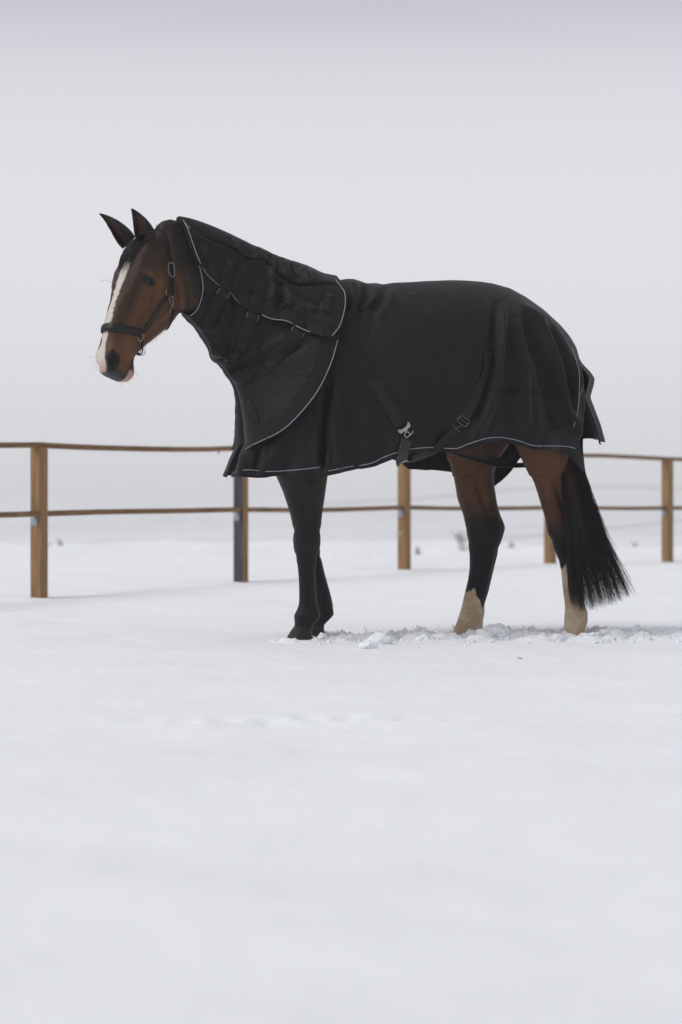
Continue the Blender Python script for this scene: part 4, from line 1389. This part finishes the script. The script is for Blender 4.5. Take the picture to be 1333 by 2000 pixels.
# rear buckle and webbing
Pb2, Nb2 = cast(bvh_rug, [(905, 822), (896, 834), (889, 843)])
c2, n2 = Pb2[0] + Nb2[0] * .008, Nb2[0]
T2 = np.array(Pb2[2] - Pb2[0]); T2 /= np.linalg.norm(T2)
S2 = np.cross(n2, T2)
loop = [c2 + S2 * x * .022 + T2 * y * .016 for x, y in ((-1, -1), (1, -1), (1.1, 0), (1, 1), (-1, 1), (-1.1, 0), (-1, -1))]
tube('buckle', cr(loop, 30), .0032, M_DARKSTEEL, rug, 6)
tube('buckle_bar', [c2 - S2 * .021, c2, c2 + S2 * .021], .0026, M_DARKSTEEL, rug, 6)
c3 = Pb2[1] + Nb2[1] * .010
tube('link', cr([c3 - T2 * .018, c3 - T2 * .006 + S2 * .006, c3 + T2 * .006 - S2 * .004, c3 + T2 * .016], 14), .0026, M_DARKSTEEL, rug, 6)
tube('hook_bar', cr([c3 + T2 * .006 - S2 * .03, c3 + T2 * .012 - S2 * .018, c3 + T2 * .016, c3 + T2 * .012 + S2 * .02], 14), .0022, M_DARKSTEEL, rug, 6)
pp = cr([(892, 841), (884, 850), (870, 862), (852, 875)], 16)
Pq, Nq = cast(bvh_rug, pp)
Pq = Pq + Nq * .012
wq = float(loc(Pq[-1])[1])
tailp = [on_plane(np.array(float(u)), np.array(float(v)), np.array(w_)) for u, v in ((836, 884), (820, 890.5), (806, 895), (796, 898)) for w_ in [wq - (852 - u) * .0035]]
P = smooth_rows(cr(np.vstack([Pq, np.array(tailp)]), 50), 3)
link('rear_strap_end', mesh('rear_strap_end', *ribbon_geo(P, np.tile(LAT + UP * -.25, (50, 1)), .044, .004)), M_WEB, rug)

# leg straps between the hind legs
Lp = [on_plane(np.array(float(u)), np.array(float(v)), np.array(w_)) for u, v, w_ in ((872, 880, .24), (898, 890, .15), (930, 899, .06), (960, 906.5, .01), (990, 909, .0), (1026, 908.5, .02), (1060, 900, .05))]
link('leg_strap', mesh('leg_strap', *ribbon_geo(cr(Lp, 30), np.tile(LAT + UP * .6, (30, 1)), .026, .006)), M_WEB, rug)
Lp = [on_plane(np.array(float(u)), np.array(float(v)), np.array(w_)) for u, v, w_ in ((930, 850, .14), (933, 866, .11), (940, 884, .07), (952, 893, .03), (972, 899, .0), (990, 895, -.03), (1001, 884, -.06), (1000, 868, -.09))]
link('leg_strap', mesh('leg_strap', *ribbon_geo(cr(Lp, 30), np.tile(LAT + UP * .2, (30, 1)), .030, .004)), M_WEB, rug)
# tail flap piping on its hem
Gb = G[-4]
tube('piping', (Gb + (Gb - np.array(glo(-.8, 0, 0))) * [.004, .004, 0])[9:31], .0016, M_PIPE, rug, 6)

# ================================================================== HALTER
halter = empty('halter', head(.0, .15, 0.), 'black padded leather halter with steel buckles on the horse\'s head', 'halter')
def head_strap(px, width, name, both=False, th=.005, m=M_LEATHER, n=26, lift=.0005, extend=None):
    P, N = cast(bvh_h, cr(px, n))
    if extend is not None:
        P = np.vstack([P, extend]); N = np.vstack([N, np.tile(N[-1], (len(extend), 1))])
    P, N = smooth_rows(P, 5), smooth_rows(N, 8)
    o = link(name, mesh(name, *ribbon_geo(P, N, width, th, lift)), m, halter)
    return o, P, N
def snap(P, off=.002):
    Q, Nn = [], []
    for p in P:
        h, n_, i_, d_ = bvh_h.find_nearest(Vector(p))
        Q.append(np.array(h) + np.array(n_) * off); Nn.append(np.array(n_))
    return smooth_rows(np.array(Q), 3), np.array(Nn)
def mirror_head(P):
    a, q, l = unhead(P)
    return head(a, q, -l)
# noseband: near half from ring to the middle of the nose, far half its mirror image
P, N = cast(bvh_h, cr([(274, 650), (262, 647), (245, 643.5), (228, 640.5), (212, 639)], 24))
a_, q_, l_ = unhead(P)
k_ = l_ > .004
P, N = P[k_], N[k_]
a_, q_, l_ = unhead(P)
am = a_[-1] + .002; qm = q_[-1] - .003
P = np.vstack([P, head(am, qm, 0.)[None], mirror_head(P)[::-1]])
nf = N - 2 * (N @ l_ax)[:, None] * l_ax
N = np.vstack([N, n_ax[None], nf[::-1]])
P, N = smooth_rows(cr(P, 60), 6), smooth_rows(cr(N, 60), 6)
nb = link('noseband', mesh('noseband', *ribbon_geo(P, N,   .038, .009, .001)), M_LEATHER, halter)
link('padding', mesh('padding', *ribbon_geo(P, N, .024, .004, .009)), M_LEATHER, nb)
# cheek pieces, crown, throat and chin straps
def pair(px, width, name, th=.005, n=26, lift=.0005):
    o, P, N = head_strap(px, width, name, th=th, n=n, lift=lift)
    Nf = N - 2 * (N @ l_ax)[:, None] * l_ax
    link(name, mesh(name, *ribbon_geo(mirror_head(P), Nf, width, th, lift)), M_LEATHER, halter)
    return P, N
Pc, Nc = pair([(281, 648), (296, 625), (312, 600), (327, 578)], .021, 'cheek_strap')
z1 = lambda x, y: (160 + x / 4.443, 390 + y / 4.443)
Pcr, Ncr = pair([(318, 452), (323, 470), (327.5, 492), (331.5, 513), (334, 530), (335, 550), (334.5, 574)], .027, 'crown_strap')
# over the poll, joining both sides
A0 = Pcr[0]; B0 = mirror_head(A0[None])[0]
aa, qq, _ = unhead(A0)
over = cr([A0, head(aa - .035, qq + .002, .05), head(aa - .055, qq + .004, 0.), head(aa - .035, qq + .002, -.05), B0], 24)
over, _n = snap(over)
No = np.array([l_ax * math.sin(t) - d_ax * math.cos(t) for t in np.linspace(1.2, -1.2, 24)])
link('poll_strap', mesh('poll_strap', *ribbon_geo(over, smooth_rows(_n, 4), .026, .003, .0)), M_LEATHER, halter)
Pt, Nt = pair([(338, 606), (337, 618), (333, 632), (326, 641.5)], .016, 'throat_strap', n=14)
A0 = Pt[-1]; aa, qq, ll = unhead(A0)
under = cr([A0, head(aa + .01, qq + .03, ll * .6), head(aa + .012, qq + .036, 0.), head(aa + .01, qq + .03, -ll * .6), mirror_head(A0[None])[0]], 16)
under, _n = snap(under)
link('jaw_strap', mesh('jaw_strap', *ribbon_geo(under, _n, .016, .005, .0)), M_LEATHER, halter)
Pch, Nch = pair([(277.5, 664), (278, 674), (277, 684)], .014, 'chin_strap', n=10)
A0 = Pch[-1]; aa, qq, ll = unhead(A0)
under = cr([A0, head(aa + .015, qq + .012, ll * .7), head(aa + .02, qq + .02, 0.), head(aa + .015, qq + .012, -ll * .7), mirror_head(A0[None])[0]], 16)
link('chin_loop', mesh('chin_loop', *ribbon_geo(under, np.tile(-n_ax + d_ax * .5, (16, 1)), .014, .004, .0)), M_LEATHER, halter)

def hw_loop(cpx, shape_px, r, name, close=True, lift=.009):
    P, N = cast(bvh_h, [cpx])
    if len(P) == 0:
        h_, n__, i_, d_ = bvh_h.find_nearest(Vector(at_depth(np.array(float(cpx[0])), np.array(float(cpx[1])), np.array(10.93))))
        P, N = np.array([h_]), np.array([n__])
    c, n_ = P[0] + N[0] * lift, N[0]
    pts = []
    for du, dv in shape_px:
        rr = ray(cpx[0] + du, cpx[1] + dv)
        t = ((c - EYE) @ n_) / (rr @ n_)
        pts.append(EYE + rr * t)
    if close: pts.append(pts[0])
    tube(name, cr(pts, 36), r * .9, M_STEEL, halter, 6)
    Pm = mirror_head(cr(pts, 36))
    tube(name, Pm, r, M_STEEL, halter, 6)
hw_loop((335, 527), [(-5.5, -12), (0, -14), (5, -12), (6, 0), (6.5, 10), (4, 13.5), (-1, 12), (-4.5, 6), (-6, -4)], .0017, 'crown_buckle', lift=.011)
hw_loop((275.5, 655), [(-6, 3), (-4.5, 8), (0, 12.5), (3.5, 6), (6, 1), (1.5, -3), (-1, -8), (3, -10)], .0022, 'side_ring', close=False)
hw_loop((326, 572), [(0, -6), (-1.6, -1), (-.8, 5)], .0021, 'cheek_ring', close=False)
hw_loop((335, 592), [(-4.5, -10), (-1, 0), (2.5, 8), (3.5, -2), (3, -13), (-1, -12)], .0020, 'throat_snap', close=False)
hw_loop((335.5, 606), [(2.5, -5), (-1, -2), (-2.5, 1), (-1, 4)], .0020, 'snap_end', close=False)
hw_loop((279, 688), [(-4, -4), (-5, 2), (-2.5, 6), (2, 5), (5, 0), (3, -5)], .0020, 'chin_buckle', lift=.006)

# ================================================================== snow thrown up by the hooves
def clod(x, y, r, seed, label, flat=.75):
    z = float(ground_z(np.array([x]), np.array([y]))[0])
    bm = bmesh.new()
    bmesh.ops.create_icosphere(bm, subdivisions=4, radius=1.0)
    me = bpy.data.meshes.new('snow_clod')
    bm.to_mesh(me); bm.free()
    nv = len(me.vertices)
    c = np.empty(nv * 3, np.float32); me.vertices.foreach_get('co', c); c = c.reshape(-1, 3).astype(float)
    d = 1 + .55 * fbm(c[:, 0] * 1.6 + seed, c[:, 1] * 1.6 + c[:, 2] * 1.3, seed, 4, .6) + .25 * np.abs(fbm(c[:, 0] * 5 + c[:, 2] * 3, c[:, 1] * 5 + seed, seed + 5, 3))
    c = c * d[:, None] * np.array([1.15, .9, flat]) * r
    me.vertices.foreach_set('co', c.astype(np.float32).ravel()); me.update()
    o = link('snow_clod', me, M_SNOW)
    o.location = (x, y, z + r * flat * .35)
    tag(o, label, 'snow clod', 'snow clods kicked up around the hooves')
def gpt(u, v):
    y = CAM_H * FPX / (v - HOR)
    return (u - 666.5) / FPX * y, y
for u, v, r, lab in [(970, 1238, .052, 'largest jagged snow clod just behind the far hind hoof'),
                     (945, 1241, .030, 'low snow clod touching the heel of the far hind hoof'),
                     (741, 1252, .045, 'pointed grey snow clod between front and hind hooves'),
                     (717, 1262, .032, 'smooth rounded white snow lump behind the front hooves'),
                     (1156, 1239, .034, 'snow clod touching the heel of the near hind hoof'),
                     (826, 1248, .032, 'ridge-like snow clod in front of the far hind hoof'),
                     (1088, 1243, .030, 'small snow clod before the toe of the near hind hoof'),
                     (1180, 1238, .018, 'small snow clod a step behind the near hind hoof')]:
    x_, y_ = gpt(u, v)
    clod(x_, y_, r, int(u), lab)
# crumbs nobody could count
Vc, Fc, o_ = [], [], 0
base = [(0, 0, 1), (.94, 0, -.33), (-.47, .82, -.33), (-.47, -.82, -.33), (.3, .5, .8), (-.6, .1, .7)]
octa = np.array([(1, 0, 0), (-1, 0, 0), (0, 1, 0), (0, -1, 0), (0, 0, 1), (0, 0, -1)], float)
of = [(0, 2, 4), (2, 1, 4), (1, 3, 4), (3, 0, 4), (2, 0, 5), (1, 2, 5), (3, 1, 5), (0, 3, 5)]
cx = rng.uniform(-.12, 2.6, 900); cy = 11.62 + .06 * (cx - .4) + rng.normal(0, .26, 900)
cz = ground_z(cx, cy)
for x, y, z in zip(cx, cy, cz):
    r = abs(rng.normal(0, .007)) + .003
    Vc.append(octa * rng.uniform(.6, 1.3, (6, 3)) * r + [x, y, z + r * .3])
    Fc += [tuple(i + o_ for i in f) for f in of]; o_ += 6
crumbs = link('snow_crumbs', mesh('snow_crumbs', np.vstack(Vc), Fc), M_SNOW)
tag(crumbs, 'loose snow crumbs scattered over the trampled strip', 'snow', kind='stuff')
# a fallen straw on the snow
x_, y_ = gpt(1015, 1279)
z_ = float(ground_z(np.array([x_]), np.array([y_]))[0])
st = link('straw', mesh('straw', *tube_geo([[x_ - .008, y_, z_ + .006], [x_, y_ - .01, z_ + .004], [x_ + .012, y_ - .02, z_ + .002]], [.0015, .002, .001], 5)), M_KNOT)
tag(st, 'tiny dark straw lying on the snow before the hind legs', 'straw')

# ------------------------------------------------------------------ fog
hz = link('haze', mesh('haze', *box_geo((0, 215, .15), (425, 0, 0), (0, 252, 0), (0, 0, 2.35))), None, smooth=False)
bm = bmesh.new(); bm.from_mesh(hz.data); bmesh.ops.recalc_face_normals(bm, faces=bm.faces); bm.to_mesh(hz.data); bm.free()
hmat = bpy.data.materials.new('fog')
hmat.use_nodes = True
t = hmat.node_tree
t.nodes.clear()
o = t.nodes.new('ShaderNodeOutputMaterial'); pv = t.nodes.new('ShaderNodeVolumePrincipled')
pv.inputs['Color'].default_value = (.84, .84, .855, 1)
pv.inputs['Density'].default_value = .0010
t.links.new(pv.outputs[0], o.inputs['Volume'])
hz.data.materials.append(hmat)
tag(hz, 'pale winter fog lying over the snow field', 'fog', kind='stuff')
